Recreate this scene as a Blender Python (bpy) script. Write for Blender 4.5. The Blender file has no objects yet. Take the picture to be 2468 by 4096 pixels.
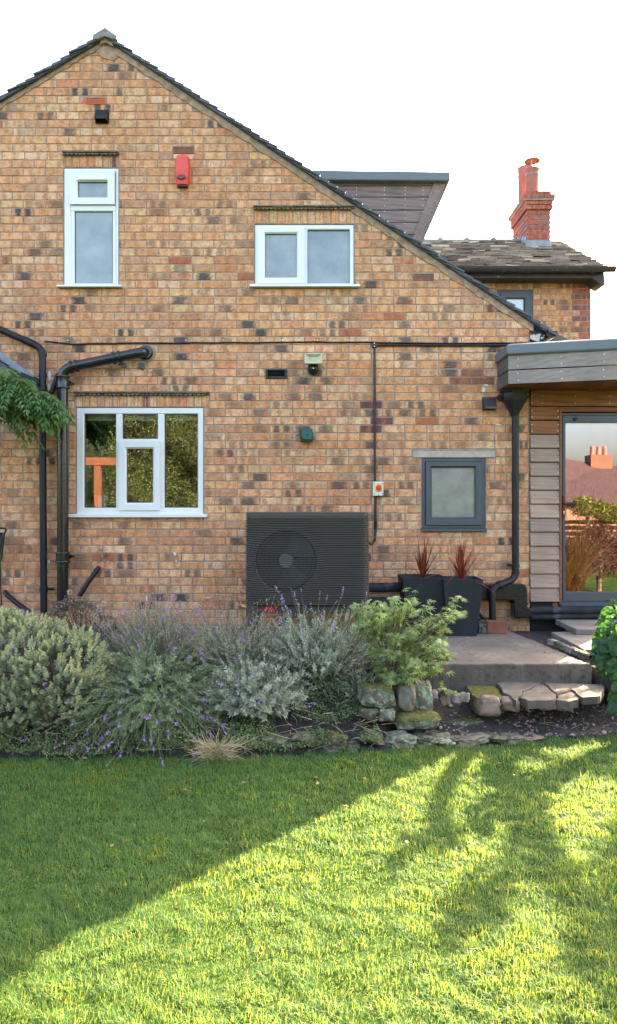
import bpy, bmesh, math, random
import numpy as np
from mathutils import Vector, Matrix, noise as mnoise
R = math.radians
random.seed(7)
rng = np.random.default_rng(11)
scn = bpy.context.scene
COL = scn.collection

# ------------------------------------------------------------------ camera, sky, sun, exposure
CAMY, CAMZ, FPX = -7.5, 1.22, 3000.0
cd = bpy.data.cameras.new('camera')
cam = bpy.data.objects.new('camera', cd)
COL.objects.link(cam)
cam.location = (0, CAMY, CAMZ)
cam.rotation_euler = (R(90), 0, 0)
cd.sensor_fit = 'VERTICAL'
cd.sensor_height = 36.0
cd.lens = FPX / 4096 * 36.0
cd.shift_y = -(2048 - 2020) / 4096.0
cd.clip_start = 0.05
cd.clip_end = 3000
scn.camera = cam

SUN_EL, SUN_AZ = 23.0, 41.5            # azimuth clockwise from +Y (behind the house) towards +X
w = bpy.data.worlds.new('World')
scn.world = w
w.use_nodes = True
wn = w.node_tree.nodes
sky = wn.new('ShaderNodeTexSky')
sky.sky_type = 'NISHITA'
sky.sun_disc = False
sky.sun_elevation = R(SUN_EL)
sky.sun_rotation = R(SUN_AZ)
sky.air_density = 1.0
sky.dust_density = 5.0
sky.ozone_density = 1.0
wn['Background'].inputs['Strength'].default_value = 0.12
w.node_tree.links.new(sky.outputs[0], wn['Background'].inputs['Color'])

sl = bpy.data.lights.new('sun', 'SUN')
sl.energy = 5.0
sl.angle = R(0.4)
sl.color = (1.0, 0.86, 0.60)
so = bpy.data.objects.new('sun', sl)
COL.objects.link(so)
sd = Vector((math.sin(R(SUN_AZ)) * math.cos(R(SUN_EL)), math.cos(R(SUN_AZ)) * math.cos(R(SUN_EL)), math.sin(R(SUN_EL))))
so.rotation_euler = sd.to_track_quat('Z', 'Y').to_euler()
so.location = sd * 40

scn.view_settings.view_transform = 'Standard'
scn.view_settings.look = 'None'
scn.view_settings.exposure = 3.55
scn.view_settings.gamma = 1.0
scn.view_settings.use_white_balance = True
scn.view_settings.white_balance_temperature = 7000
scn.view_settings.white_balance_tint = 11
scn.render.engine = 'CYCLES'
scn.cycles.max_bounces = 8
scn.cycles.transparent_max_bounces = 12
scn.cycles.use_denoising = True
scn.cycles.caustics_reflective = False
scn.cycles.caustics_refractive = False

# ------------------------------------------------------------------ helpers
S = 2468 / 1485.0
def W(x, y, Y=0.0):
    """a point of the place, read off the photograph (1485 px wide) at distance plane Y"""
    k = (Y - CAMY) / FPX
    return Vector(((x * S - 1234) * k, Y, CAMZ - (y * S - 2020) * k))
def WX(x, Y=0.0): return W(x, 0, Y).x
def WZ(y, Y=0.0): return W(0, y, Y).z

ORI = {}
def put(o, parent=None, loc=None):
    COL.objects.link(o)
    if parent is not None:
        o.parent = parent
        ORI[o.name] = ORI[parent.name]
    else:
        loc = Vector(loc) if loc is not None else Vector((0, 0, 0))
        o.location = loc
        ORI[o.name] = loc
    return o
def tag(o, label=None, cat=None, group=None, kind=None):
    if label: o['label'] = label
    if cat: o['category'] = cat
    if group: o['group'] = group
    if kind: o['kind'] = kind
    return o
def thing(name, loc, label, cat, group=None):
    o = bpy.data.objects.new(name, None)
    o.empty_display_size = 0.1
    put(o, None, loc)
    return tag(o, label, cat, group)

class MB:
    def __init__(s):
        s.v, s.f = [], []
    def add(s, vs, fs):
        b = len(s.v)
        s.v += [tuple(q) for q in vs]
        s.f += [tuple(i + b for i in f) for f in fs]
        return s
    def box(s, x0, x1, y0, y1, z0, z1):
        return s.add([(x0, y0, z0), (x1, y0, z0), (x1, y1, z0), (x0, y1, z0), (x0, y0, z1), (x1, y0, z1), (x1, y1, z1), (x0, y1, z1)],
                     [(0, 3, 2, 1), (4, 5, 6, 7), (0, 1, 5, 4), (1, 2, 6, 5), (2, 3, 7, 6), (3, 0, 4, 7)])
    def obox(s, c, size, rot=(0, 0, 0)):
        from mathutils import Euler
        m = Euler(rot).to_matrix()
        hx, hy, hz = size[0] / 2, size[1] / 2, size[2] / 2
        vs = [Vector(c) + m @ Vector(p) for p in [(-hx, -hy, -hz), (hx, -hy, -hz), (hx, hy, -hz), (-hx, hy, -hz), (-hx, -hy, hz), (hx, -hy, hz), (hx, hy, hz), (-hx, hy, hz)]]
        return s.add(vs, [(0, 3, 2, 1), (4, 5, 6, 7), (0, 1, 5, 4), (1, 2, 6, 5), (2, 3, 7, 6), (3, 0, 4, 7)])
    def xz(s, pts, y0, y1):
        """polygon in the x-z plane (any turn) extruded from y0 (front) to y1"""
        a = sum(pts[i][0] * pts[(i + 1) % len(pts)][1] - pts[(i + 1) % len(pts)][0] * pts[i][1] for i in range(len(pts)))
        if a < 0: pts = pts[::-1]
        n = len(pts)
        vs = [(p[0], y0, p[1]) for p in pts] + [(p[0], y1, p[1]) for p in pts]
        fs = [tuple(range(n)), tuple(range(2 * n - 1, n - 1, -1))]
        fs += [(i, i + n, (i + 1) % n + n, (i + 1) % n) for i in range(n)]
        return s.add(vs, fs)
    def xy(s, pts, z0, z1):
        a = sum(pts[i][0] * pts[(i + 1) % len(pts)][1] - pts[(i + 1) % len(pts)][0] * pts[i][1] for i in range(len(pts)))
        if a < 0: pts = pts[::-1]
        n = len(pts)
        vs = [(p[0], p[1], z0) for p in pts] + [(p[0], p[1], z1) for p in pts]
        fs = [tuple(range(n - 1, -1, -1)), tuple(range(n, 2 * n))]
        fs += [(i, (i + 1) % n, (i + 1) % n + n, i + n) for i in range(n)]
        return s.add(vs, fs)
    def loft(s, loops, cap=True):
        n = len(loops[0]); vs = [p for l in loops for p in l]; fs = []
        for k in range(len(loops) - 1):
            for i in range(n):
                j = (i + 1) % n
                fs.append((k * n + i, k * n + j, (k + 1) * n + j, (k + 1) * n + i))
        if cap:
            fs.append(tuple(range(n - 1, -1, -1)))
            fs.append(tuple((len(loops) - 1) * n + i for i in range(n)))
        return s.add(vs, fs)
    def tube(s, path, r, n=12, cap=True):
        P = [Vector(p) for p in path]
        m = len(P)
        rs = r if isinstance(r, (list, tuple)) else [r] * m
        T = []
        for i in range(m):
            a = (P[i] - P[i - 1]).normalized() if i > 0 else None
            b = (P[i + 1] - P[i]).normalized() if i < m - 1 else None
            t = a if b is None else b if a is None else (a + b)
            if t.length < 1e-6: t = a
            T.append(t.normalized())
        up = Vector((0, 0, 1)) if abs(T[0].z) < .9 else Vector((1, 0, 0))
        u = T[0].cross(up).normalized()
        loops = []
        for i in range(m):
            if i > 0:
                u = (u - T[i] * u.dot(T[i]))
                u = u.normalized() if u.length > 1e-6 else T[i].orthogonal().normalized()
            v = T[i].cross(u)
            loops.append([P[i] + (u * math.cos(2 * math.pi * k / n) + v * math.sin(2 * math.pi * k / n)) * rs[i] for k in range(n)])
        return s.loft(loops, cap)
    def ring(s, o, i, yf, yb, ch=0.0):
        """rectangular frame: o, i = (x0,x1,z0,z1); front at yf, back at yb, inner edge chamfered by ch"""
        m = (i[0] - ch, i[1] + ch, i[2] - ch, i[3] + ch)
        def c(r, y): return [(r[0], y, r[2]), (r[1], y, r[2]), (r[1], y, r[3]), (r[0], y, r[3])]
        L = [c(o, yb), c(o, yf), c(m, yf)] + ([c(i, yf + ch)] if ch else []) + [c(i, yb), c(o, yb)]
        for a, b in zip(L[:-1], L[1:]):
            s.add(a + b, [(k, (k + 1) % 4, (k + 1) % 4 + 4, k + 4) for k in range(4)])
        return s
    def build(s, name, mat, parent=None, loc=None, smooth=None, bevel=0.0, seg=2):
        me = bpy.data.meshes.new(name)
        o = bpy.data.objects.new(name, me)
        put(o, parent, loc)
        q = ORI[o.name]
        me.from_pydata([(p[0] - q.x, p[1] - q.y, p[2] - q.z) for p in s.v], [], s.f)
        me.validate()
        b = bmesh.new(); b.from_mesh(me)
        bmesh.ops.recalc_face_normals(b, faces=b.faces)
        b.to_mesh(me); b.free()
        me.materials.append(mat)
        if smooth is not None:
            me.shade_smooth()
            me.set_sharp_from_angle(angle=R(smooth))
        if bevel:
            md = o.modifiers.new('bevel', 'BEVEL'); md.width = bevel; md.segments = seg; md.limit_method = 'ANGLE'; md.angle_limit = R(40)
        return o

def parts_of(mb, name, mat, parent, smooth):
    """each loose piece collected in mb becomes a part of its own"""
    par = list(range(len(mb.v)))
    def root(i):
        while par[i] != i: par[i] = par[par[i]]; i = par[i]
        return i
    for f in mb.f:
        for k in f[1:]: par[root(k)] = root(f[0])
    groups = {}
    for f in mb.f: groups.setdefault(root(f[0]), []).append(f)
    for fs in groups.values():
        ids = sorted({i for f in fs for i in f}); mp = {q: k for k, q in enumerate(ids)}
        MB().add([mb.v[i] for i in ids], [tuple(mp[i] for i in f) for f in fs]).build(name, mat, parent, smooth=smooth)

def np_mesh(name, V, F, mat, parent=None, loc=None, attrs=None, smooth=False):
    """big triangle / quad mesh from arrays (world coordinates)"""
    me = bpy.data.meshes.new(name)
    o = bpy.data.objects.new(name, me)
    put(o, parent, loc)
    V = np.asarray(V, dtype=np.float32) - np.array(ORI[o.name], dtype=np.float32)
    F = np.asarray(F, dtype=np.int32)
    k = F.shape[1]
    me.vertices.add(len(V)); me.vertices.foreach_set('co', V.ravel())
    me.loops.add(F.size); me.loops.foreach_set('vertex_index', F.ravel())
    me.polygons.add(len(F))
    me.polygons.foreach_set('loop_start', np.arange(0, F.size, k, dtype=np.int32))
    if attrs:
        for an, arr in attrs.items():
            at = me.attributes.new(an, 'FLOAT', 'POINT')
            at.data.foreach_set('value', np.asarray(arr, dtype=np.float32))
    me.update(calc_edges=True)
    me.validate()
    if smooth: me.shade_smooth()
    me.materials.append(mat)
    return o

def nrm(a):
    return a / np.maximum(np.linalg.norm(a, axis=-1, keepdims=True), 1e-9)
TPL = {
 'lance': ([(0, 0, 0), (.42, .5, .07), (.42, -.5, .07), (.45, 0, -.02), (1, 0, -.08)], [(0, 3, 1), (0, 2, 3), (1, 3, 4), (3, 2, 4)]),
 'strip': ([(0, .4, 0), (0, -.4, 0), (.55, .5, .02), (.55, -.5, .02), (1, 0, -.06)], [(0, 1, 3), (0, 3, 2), (2, 3, 4)]),
 'spoon': ([(0, 0, 0), (.6, .5, .06), (.6, -.5, .06), (.6, 0, 0), (.88, .32, .1), (.88, -.32, .1), (1, 0, .08)],
           [(0, 3, 1), (0, 2, 3), (1, 3, 4), (3, 2, 5), (3, 6, 4), (3, 5, 6)]),
}
def _palm():
    vs = [(0, 0, 0)]; ang = [-115, -72, -36, 0, 36, 72, 115]; ln = [.42, .72, .92, 1, .92, .72, .42]
    for i, (a, l) in enumerate(zip(ang, ln)):
        if i: 
            m = R((a + ang[i - 1]) / 2); vs.append((.33 * math.cos(m), .33 * math.sin(m), .02))
        vs.append((l * math.cos(R(a)), l * math.sin(R(a)), -.10 * l))
        if i < 6: pass
    n = len(vs)
    return vs, [(0, i, i + 1) for i in range(1, n - 1)]
TPL['palm'] = _palm()
def leafset(P, D, N, L, Wd, tpl='lance'):
    """arrays of verts / faces of leaves: base P, direction D, surface normal N, length L, width Wd"""
    tv, tf = TPL[tpl]; tv = np.array(tv); tf = np.array(tf)
    D = nrm(D); Sd = nrm(np.cross(D, N)); N = np.cross(Sd, D)
    n = len(P); L = np.broadcast_to(L, (n,)); Wd = np.broadcast_to(Wd, (n,))
    V = (P[:, None, :] + D[:, None, :] * (tv[None, :, 0, None] * L[:, None, None])
         + Sd[:, None, :] * (tv[None, :, 1, None] * Wd[:, None, None]) + N[:, None, :] * (tv[None, :, 2, None] * L[:, None, None]))
    F = tf[None] + (np.arange(n) * len(tv))[:, None, None]
    return V.reshape(-1, 3), F.reshape(-1, 3)
def leaves(name, sets, mat, parent=None, loc=None):
    Vs, Fs, b = [], [], 0
    for V, F in sets:
        Vs.append(V); Fs.append(F + b); b += len(V)
    return np_mesh(name, np.concatenate(Vs), np.concatenate(Fs), mat, parent, loc)
def rdir(n, zmin=-1.0, zmax=1.0):
    z = rng.uniform(zmin, zmax, n); a = rng.uniform(0, 2 * np.pi, n); r = np.sqrt(np.maximum(0, 1 - z * z))
    return np.stack([r * np.cos(a), r * np.sin(a), z], 1)
def stems(paths, r0, r1, n=3):
    mb = MB()
    for p in paths:
        m = len(p)
        mb.tube(p, [r0 + (r1 - r0) * i / (m - 1) for i in range(m)], n, False)
    return mb

# ------------------------------------------------------------------ materials
def newmat(name):
    m = bpy.data.materials.new(name); m.use_nodes = True
    nt = m.node_tree
    return m, nt, nt.nodes['Principled BSDF'], nt.links
def noise_node(nt, co, scale, detail=4, rough=.55, vec_scale=None):
    n = nt.nodes.new('ShaderNodeTexNoise'); n.inputs['Scale'].default_value = scale
    n.inputs['Detail'].default_value = detail; n.inputs['Roughness'].default_value = rough
    if vec_scale:
        mp = nt.nodes.new('ShaderNodeMapping'); mp.inputs['Scale'].default_value = vec_scale
        nt.links.new(co, mp.inputs['Vector']); co = mp.outputs[0]
    nt.links.new(co, n.inputs['Vector'])
    return n
def ramp(nt, fac, stops):
    r = nt.nodes.new('ShaderNodeValToRGB'); e = r.color_ramp.elements
    while len(e) < len(stops): e.new(0.5)
    while len(e) > len(stops): e.remove(e[-1])
    for el, (p, c) in zip(e, stops):
        el.position = p; el.color = (c[0], c[1], c[2], 1)
    nt.links.new(fac, r.inputs[0])
    return r
def mixc(nt, fac, a, b, mode='MIX'):
    m = nt.nodes.new('ShaderNodeMix'); m.data_type = 'RGBA'; m.blend_type = mode
    for sock, val in ((m.inputs['Factor'], fac), (m.inputs[6], a), (m.inputs[7], b)):
        if hasattr(val, 'is_linked'): nt.links.new(val, sock)
        elif isinstance(val, (int, float)): sock.default_value = val
        else: sock.default_value = (val[0], val[1], val[2], 1)
    return m.outputs[2]
def mathn(nt, op, a, b=0.0, c=None, clamp=False):
    m = nt.nodes.new('ShaderNodeMath'); m.operation = op; m.use_clamp = clamp
    for i, val in enumerate((a, b, c)):
        if val is None: continue
        if hasattr(val, 'is_linked'): nt.links.new(val, m.inputs[i])
        else: m.inputs[i].default_value = val
    return m.outputs[0]
def smooth01(nt, v, lo, hi):
    m = nt.nodes.new('ShaderNodeMapRange'); m.interpolation_type = 'SMOOTHSTEP'
    m.inputs['From Min'].default_value = lo; m.inputs['From Max'].default_value = hi
    nt.links.new(v, m.inputs['Value'])
    return m.outputs[0]
def bump(nt, p, h, strength, dist):
    b = nt.nodes.new('ShaderNodeBump'); b.inputs['Strength'].default_value = strength; b.inputs['Distance'].default_value = dist
    nt.links.new(h, b.inputs['Height']); nt.links.new(b.outputs[0], p.inputs['Normal'])
def Mt(name, c, rough=.6, metal=0.0, var=.18, vs=6.0, bs=None, bstr=.4, bd=.004, spots=None, spot_scale=14, spot_lo=.62, spot_hi=.7, spec=.5, coat=0.0):
    m, nt, p, L = newmat(name)
    tc = nt.nodes.new('ShaderNodeTexCoord').outputs['Object']
    n = noise_node(nt, tc, vs, 6)
    col = ramp(nt, n.outputs[0], [(.3, [q * (1 - var) for q in c]), (.7, [min(1, q * (1 + var)) for q in c])]).outputs[0]
    if spots:
        n2 = noise_node(nt, tc, spot_scale, 5, .6)
        col = mixc(nt, smooth01(nt, n2.outputs[0], spot_lo, spot_hi), col, spots)
    L.new(col, p.inputs['Base Color'])
    p.inputs['Roughness'].default_value = rough; p.inputs['Metallic'].default_value = metal
    p.inputs['Specular IOR Level'].default_value = spec; p.inputs['Coat Weight'].default_value = coat
    p.inputs['Coat Roughness'].default_value = .12
    if bs:
        n3 = noise_node(nt, tc, bs, 5, .6); bump(nt, p, n3.outputs[0], bstr, bd)
    return m
def leafmat(name, cols, transl=.3, rough=.5, tcol=None, spec=.35):
    m, nt, p, L = newmat(name)
    g = nt.nodes.new('ShaderNodeNewGeometry')
    k = len(cols)
    r = ramp(nt, g.outputs['Random Per Island'], [(i / max(1, k - 1), c) for i, c in enumerate(cols)])
    tc = nt.nodes.new('ShaderNodeTexCoord').outputs['Object']
    n = noise_node(nt, tc, 9, 3)
    col = mixc(nt, 1.0, r.outputs[0], ramp(nt, n.outputs[0], [(.3, (.72, .72, .72)), (.7, (1.2, 1.2, 1.2))]).outputs[0], 'MULTIPLY')
    L.new(col, p.inputs['Base Color']); p.inputs['Roughness'].default_value = rough
    p.inputs['Specular IOR Level'].default_value = spec
    if transl:
        t = nt.nodes.new('ShaderNodeBsdfTranslucent')
        tc_ = mixc(nt, 1.0, col, tcol or (1.5, 1.6, .7), 'MULTIPLY')
        L.new(tc_, t.inputs['Color'])
        mx = nt.nodes.new('ShaderNodeMixShader'); mx.inputs[0].default_value = transl
        L.new(p.outputs[0], mx.inputs[1]); L.new(t.outputs[0], mx.inputs[2])
        L.new(mx.outputs[0], nt.nodes['Material Output'].inputs['Surface'])
    return m
def glassmat(name, refl=.3, tint=(.8, .85, .82), rough=0.0, gcol=(.95, .96, .97)):
    m, nt, p, L = newmat(name)
    nt.nodes.remove(p)
    t = nt.nodes.new('ShaderNodeBsdfTransparent'); t.inputs[0].default_value = (*tint, 1)
    g = nt.nodes.new('ShaderNodeBsdfGlossy'); g.inputs['Color'].default_value = (*gcol, 1); g.inputs['Roughness'].default_value = rough
    tc = nt.nodes.new('ShaderNodeTexCoord').outputs['Object']
    n = noise_node(nt, tc, 2.2, 2); b = nt.nodes.new('ShaderNodeBump'); b.inputs['Strength'].default_value = .02; b.inputs['Distance'].default_value = .01
    L.new(n.outputs[0], b.inputs['Height']); L.new(b.outputs[0], g.inputs['Normal'])
    mx = nt.nodes.new('ShaderNodeMixShader'); mx.inputs[0].default_value = refl
    L.new(t.outputs[0], mx.inputs[1]); L.new(g.outputs[0], mx.inputs[2])
    L.new(mx.outputs[0], nt.nodes['Material Output'].inputs['Surface'])
    return m
def woodmat(name, cols, axis=0, rough=.65, streak=.5):
    """timber: cols = list of board colours picked per board; grain runs along axis"""
    m, nt, p, L = newmat(name)
    g = nt.nodes.new('ShaderNodeNewGeometry')
    tc = nt.nodes.new('ShaderNodeTexCoord').outputs['Object']
    rnd = g.outputs['Random Per Island']
    off = nt.nodes.new('ShaderNodeCombineXYZ')
    o1 = mathn(nt, 'MULTIPLY', rnd, 37.0)
    for i in range(3): L.new(o1, off.inputs[i])
    va = nt.nodes.new('ShaderNodeVectorMath'); va.operation = 'ADD'
    L.new(tc, va.inputs[0]); L.new(off.outputs[0], va.inputs[1])
    sc = [34, 34, 34]; sc[axis] = 2.2
    n = noise_node(nt, va.outputs[0], 1.0, 5, .6, sc)
    sc2 = [60, 60, 60]; sc2[axis] = 5
    wv = nt.nodes.new('ShaderNodeTexWave'); wv.inputs['Scale'].default_value = 1.0; wv.inputs['Distortion'].default_value = 9; wv.inputs['Detail'].default_value = 2
    wv.bands_direction = 'DIAGONAL'; wv.inputs['Detail Scale'].default_value = .6
    sc3 = [13, 13, 13]; sc3[axis] = 1.1
    mp = nt.nodes.new('ShaderNodeMapping'); mp.inputs['Scale'].default_value = sc3
    L.new(va.outputs[0], mp.inputs[0]); L.new(mp.outputs[0], wv.inputs['Vector'])
    k = len(cols)
    base = ramp(nt, rnd, [(i / max(1, k - 1), c) for i, c in enumerate(cols)]).outputs[0]
    dark = mixc(nt, 1.0, base, (streak, streak * .92, streak * .88), 'MULTIPLY')
    grain = mathn(nt, 'ADD', mathn(nt, 'MULTIPLY', n.outputs[0], .75), mathn(nt, 'MULTIPLY', wv.outputs['Fac'], .16))
    col = mixc(nt, smooth01(nt, grain, .35, .75), base, dark)
    n4 = noise_node(nt, tc, 3, 3)
    col = mixc(nt, 1.0, col, ramp(nt, n4.outputs[0], [(.3, (.8, .82, .85)), (.7, (1.15, 1.12, 1.08))]).outputs[0], 'MULTIPLY')
    L.new(col, p.inputs['Base Color']); p.inputs['Roughness'].default_value = rough
    p.inputs['Specular IOR Level'].default_value = .2
    bump(nt, p, grain, .35, .002)
    return m
def attr(nt, name):
    a = nt.nodes.new('ShaderNodeAttribute'); a.attribute_name = name
    return a
def brickmat():
    m, nt, p, L = newmat('stock_brick')
    tc = nt.nodes.new('ShaderNodeTexCoord').outputs['Object']
    bc = attr(nt, 'bcol'); bu = attr(nt, 'bu').outputs['Fac']; bs = attr(nt, 'bs').outputs['Fac']; bt = attr(nt, 'bt').outputs['Fac']
    rnd = nt.nodes.new('ShaderNodeNewGeometry').outputs['Random Per Island']
    # warm mottling, then the kiss-mark smears, then speckle
    n1 = noise_node(nt, tc, 16, 5, .65)
    col = mixc(nt, 1.0, bc.outputs['Color'], ramp(nt, n1.outputs[0], [(.28, (.62, .52, .46)), (.5, (1, 1, 1)), (.74, (1.28, 1.3, 1.32))]).outputs[0], 'MULTIPLY')
    # orange blush bands across the brick
    band = mathn(nt, 'SINE', mathn(nt, 'ADD', mathn(nt, 'MULTIPLY', bu, 4.6), mathn(nt, 'MULTIPLY', rnd, 20.0)))
    n2 = noise_node(nt, tc, 22, 3, .5)
    bl = smooth01(nt, mathn(nt, 'ADD', mathn(nt, 'MULTIPLY', band, .28), n2.outputs[0]), .55, .85)
    col = mixc(nt, mathn(nt, 'MULTIPLY', bl, .62), col, (.40, .155, .065))
    # dark drag marks
    centre = mathn(nt, 'SUBTRACT', 1.0, mathn(nt, 'MULTIPLY', bu, bu))
    spots = mathn(nt, 'ABSOLUTE', mathn(nt, 'SINE', mathn(nt, 'MULTIPLY', bu, 3.4)))
    sh = nt.nodes.new('ShaderNodeMix'); sh.data_type = 'FLOAT'
    L.new(bt, sh.inputs['Factor']); L.new(centre, sh.inputs[2]); L.new(spots, sh.inputs[3])
    n3 = noise_node(nt, tc, 26, 5, .7)
    dm = smooth01(nt, mathn(nt, 'ADD', sh.outputs[0], mathn(nt, 'MULTIPLY', mathn(nt, 'SUBTRACT', n3.outputs[0], .5), 1.9)), .22, 1.0)
    col = mixc(nt, mathn(nt, 'MULTIPLY', dm, bs, clamp=True), col, (.066, .057, .056))
    # pits
    n5 = noise_node(nt, tc, 84, 3, .6)
    pit = smooth01(nt, n5.outputs[0], .575, .66)
    col = mixc(nt, mathn(nt, 'MULTIPLY', pit, .85), col, (.075, .045, .030))
    n6 = noise_node(nt, tc, 75, 2, .5)
    col = mixc(nt, mathn(nt, 'MULTIPLY', smooth01(nt, n6.outputs[0], .64, .72), .45), col, (.62, .50, .36))
    # grime over large areas
    n7 = noise_node(nt, tc, .9, 4, .6)
    col = mixc(nt, 1.0, col, ramp(nt, n7.outputs[0], [(.3, (.86, .80, .76)), (.65, (1.06, 1.06, 1.04))]).outputs[0], 'MULTIPLY')
    L.new(col, p.inputs['Base Color']); p.inputs['Roughness'].default_value = .9; p.inputs['Specular IOR Level'].default_value = .25
    bump(nt, p, mathn(nt, 'ADD', n5.outputs[0], mathn(nt, 'MULTIPLY', n3.outputs[0], 1.6)), .6, .004)
    return m

m_brick = brickmat()
m_mortar = Mt('mortar', (.275, .215, .165), .95, var=.25, vs=14, bs=90, bstr=.5, spots=(.16, .13, .11), spot_scale=5)
m_vmortar = Mt('verge_mortar', (.33, .215, .145), .95, var=.38, vs=16, bs=50, bstr=.6, bd=.008, spots=(.15, .12, .10), spot_scale=7)
m_upvc = Mt('white_upvc', (.66, .645, .62), .32, var=.04, vs=3)
m_upvcd = Mt('gasket', (.02, .02, .022), .5)
m_grey = Mt('anthracite_frame', (.042, .050, .061), .42, var=.08, vs=4)
m_blackpl = Mt('black_plastic', (.011, .010, .012), .42, var=.25, vs=9, bs=25, bstr=.12, spec=.3)
m_blackgl = Mt('black_gloss_paint', (.012, .012, .014), .16, var=.3, vs=7, bs=38, bstr=.5, bd=.004, coat=.25, spec=.4)
m_conduit = Mt('conduit_black', (.014, .011, .015), .3, var=.2, vs=8, spec=.35)
m_slate = Mt('slate', (.060, .062, .075), .6, var=.45, vs=18, bs=60, bstr=.4, spots=(.20, .18, .14), spot_scale=16, spot_lo=.66)
m_ridge = Mt('ridge_concrete', (.20, .185, .165), .9, var=.35, vs=18, bs=60, spots=(.34, .32, .26), spot_scale=20)
m_concrete = Mt('concrete', (.155, .120, .094), .95, var=.34, vs=2.6, bs=55, bstr=.9, bd=.008, spots=(.075, .060, .048), spot_scale=17, spot_lo=.50, spot_hi=.72)
m_lintel = Mt('concrete_lintel', (.38, .31, .25), .92, var=.2, vs=12, bs=90, bstr=.5)
m_slab = Mt('paving_slab', (.165, .135, .112), .92, var=.25, vs=6, bs=80, bstr=.6, spots=(.12, .10, .085), spot_scale=24, spot_lo=.57)
m_sandst = Mt('broken_stone', (.27, .215, .175), .92, var=.35, vs=9, bs=40, bstr=.8, bd=.012, spots=(.16, .11, .085), spot_scale=12)
m_soil = Mt('soil', (.040, .030, .026), .98, var=.5, vs=20, bs=45, bstr=1, bd=.03, spots=(.20, .16, .13), spot_scale=70, spot_lo=.66, spot_hi=.70)
m_terra = Mt('terracotta', (.60, .125, .045), .8, var=.2, vs=20, bs=60)
m_terrad = Mt('stained_terracotta', (.25, .095, .065), .85, var=.3, vs=20, bs=60)
m_hole = Mt('dark_hole', (.012, .010, .010), .9)
m_creasing = Mt('creasing_tile', (.150, .115, .085), .92, var=.4, vs=20, bs=60, spots=(.24, .20, .14), spot_scale=25)
m_glass = glassmat('window_glass', .21, (.80, .84, .80))
m_lead = Mt('lead', (.22, .24, .27), .6, var=.25, vs=12, spots=(.36, .38, .42), spot_scale=10)

# ------------------------------------------------------------------ ground
def yedge(x):
    """front edge of the planting, where the lawn begins"""
    pts = [(-6, -2.95), (-2.0, -2.80), (-.4, -2.76), (.2, -2.66), (1.0, -2.56), (1.7, -2.40), (2.4, -2.30), (6, -2.2)]
    for (a, b), (c, d) in zip(pts[:-1], pts[1:]):
        if x <= c: return b + (d - b) * (x - a) / (c - a)
    return pts[-1][1]
def sstep(t):
    t = min(1, max(0, t)); return t * t * (3 - 2 * t)
LAWN_Z = -0.38
def bedz(x, y):
    t = y - yedge(x)
    if x < .55:
        z = LAWN_Z + (-.03 if t < .02 else .014) + .36 * sstep(t / 1.0) * (1 if y < -.95 else .9)
        z = min(z, -.012)
    else:
        z = LAWN_Z + (-.03 if t < .02 else .014) + .13 * sstep((t - .08) / .55)
        if x > 2.25: z += .2 * sstep((x - 2.25) / .3) * sstep((t - .1) / .4)
    return z
def terrain():
    xs = np.concatenate([np.arange(-6, 3.0, .045), np.arange(3.0, 6.01, .2)]); ys = np.arange(-3.0, -.2, .045)
    V = []; 
    for y in ys:
        for x in xs:
            z = bedz(x, y)
            n = mnoise.noise((x * 5, y * 5, 3)) * .028 + mnoise.noise((x * 16, y * 16, 9)) * .016 + mnoise.noise((x * 40, y * 40, 2)) * .008
            z += n if z < -.02 else min(n, 0)
            if y < yedge(x) + .02: z = LAWN_Z - .06
            V.append((x, y, z))
    nx, ny = len(xs), len(ys)
    F = [(j * nx + i, j * nx + i + 1, (j + 1) * nx + i + 1, (j + 1) * nx + i) for j in range(ny - 1) for i in range(nx - 1)]
    o = np_mesh('flower_bed_soil', V, F, m_soil, smooth=True)
    tag(o, kind='structure')
terrain()
m_turf = Mt('turf_base', (.034, .060, .016), .95, var=.35, vs=7, bs=60, spec=0)
g = MB(); g.add([(-400, -400, LAWN_Z), (400, -400, LAWN_Z), (400, 400, LAWN_Z), (-400, 400, LAWN_Z)], [(0, 1, 2, 3)])
tag(g.build('lawn', m_turf), kind='structure')

# patio: in-situ concrete with a worn front edge
def slab_poly(mb, pts, z0, z1, jag=.0, step=.06, zj=0.0):
    out = []
    for i, a in enumerate(pts):
        b = pts[(i + 1) % len(pts)]; L = math.dist(a, b); n = max(1, int(L / step))
        for k in range(n):
            t = k / n
            out.append((a[0] + (b[0] - a[0]) * t + random.uniform(-jag, jag), a[1] + (b[1] - a[1]) * t + random.uniform(-jag, jag)))
    return mb.xy(out, z0, z1)
pm = MB()
slab_poly(pm, [(.50, -1.745), (2.17, -1.745), (2.06, -.95), (1.93, -.02), (-5.2, -.02), (-5.2, -.95), (.42, -.95)], -.34, 0, .009, .045)
tag(pm.build('patio', m_concrete, bevel=.012, seg=3), kind='structure')
# ground beside the timber extension
rp = MB(); slab_poly(rp, [(2.0, -.02), (5.5, -.02), (5.5, -1.9), (2.24, -1.9), (2.13, -.95)], -.40, -.035, .006)
tag(rp.build('side_path', m_soil, bevel=.01), kind='structure')

# ------------------------------------------------------------------ the brick house
house = thing('brick_house', (-1.4, 0, 0), 'buff and orange brick gable house with slate verge, white windows and a timber dormer', 'house')
HX0, HX1 = -5.2, 2.212
APX = WX(258)
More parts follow.
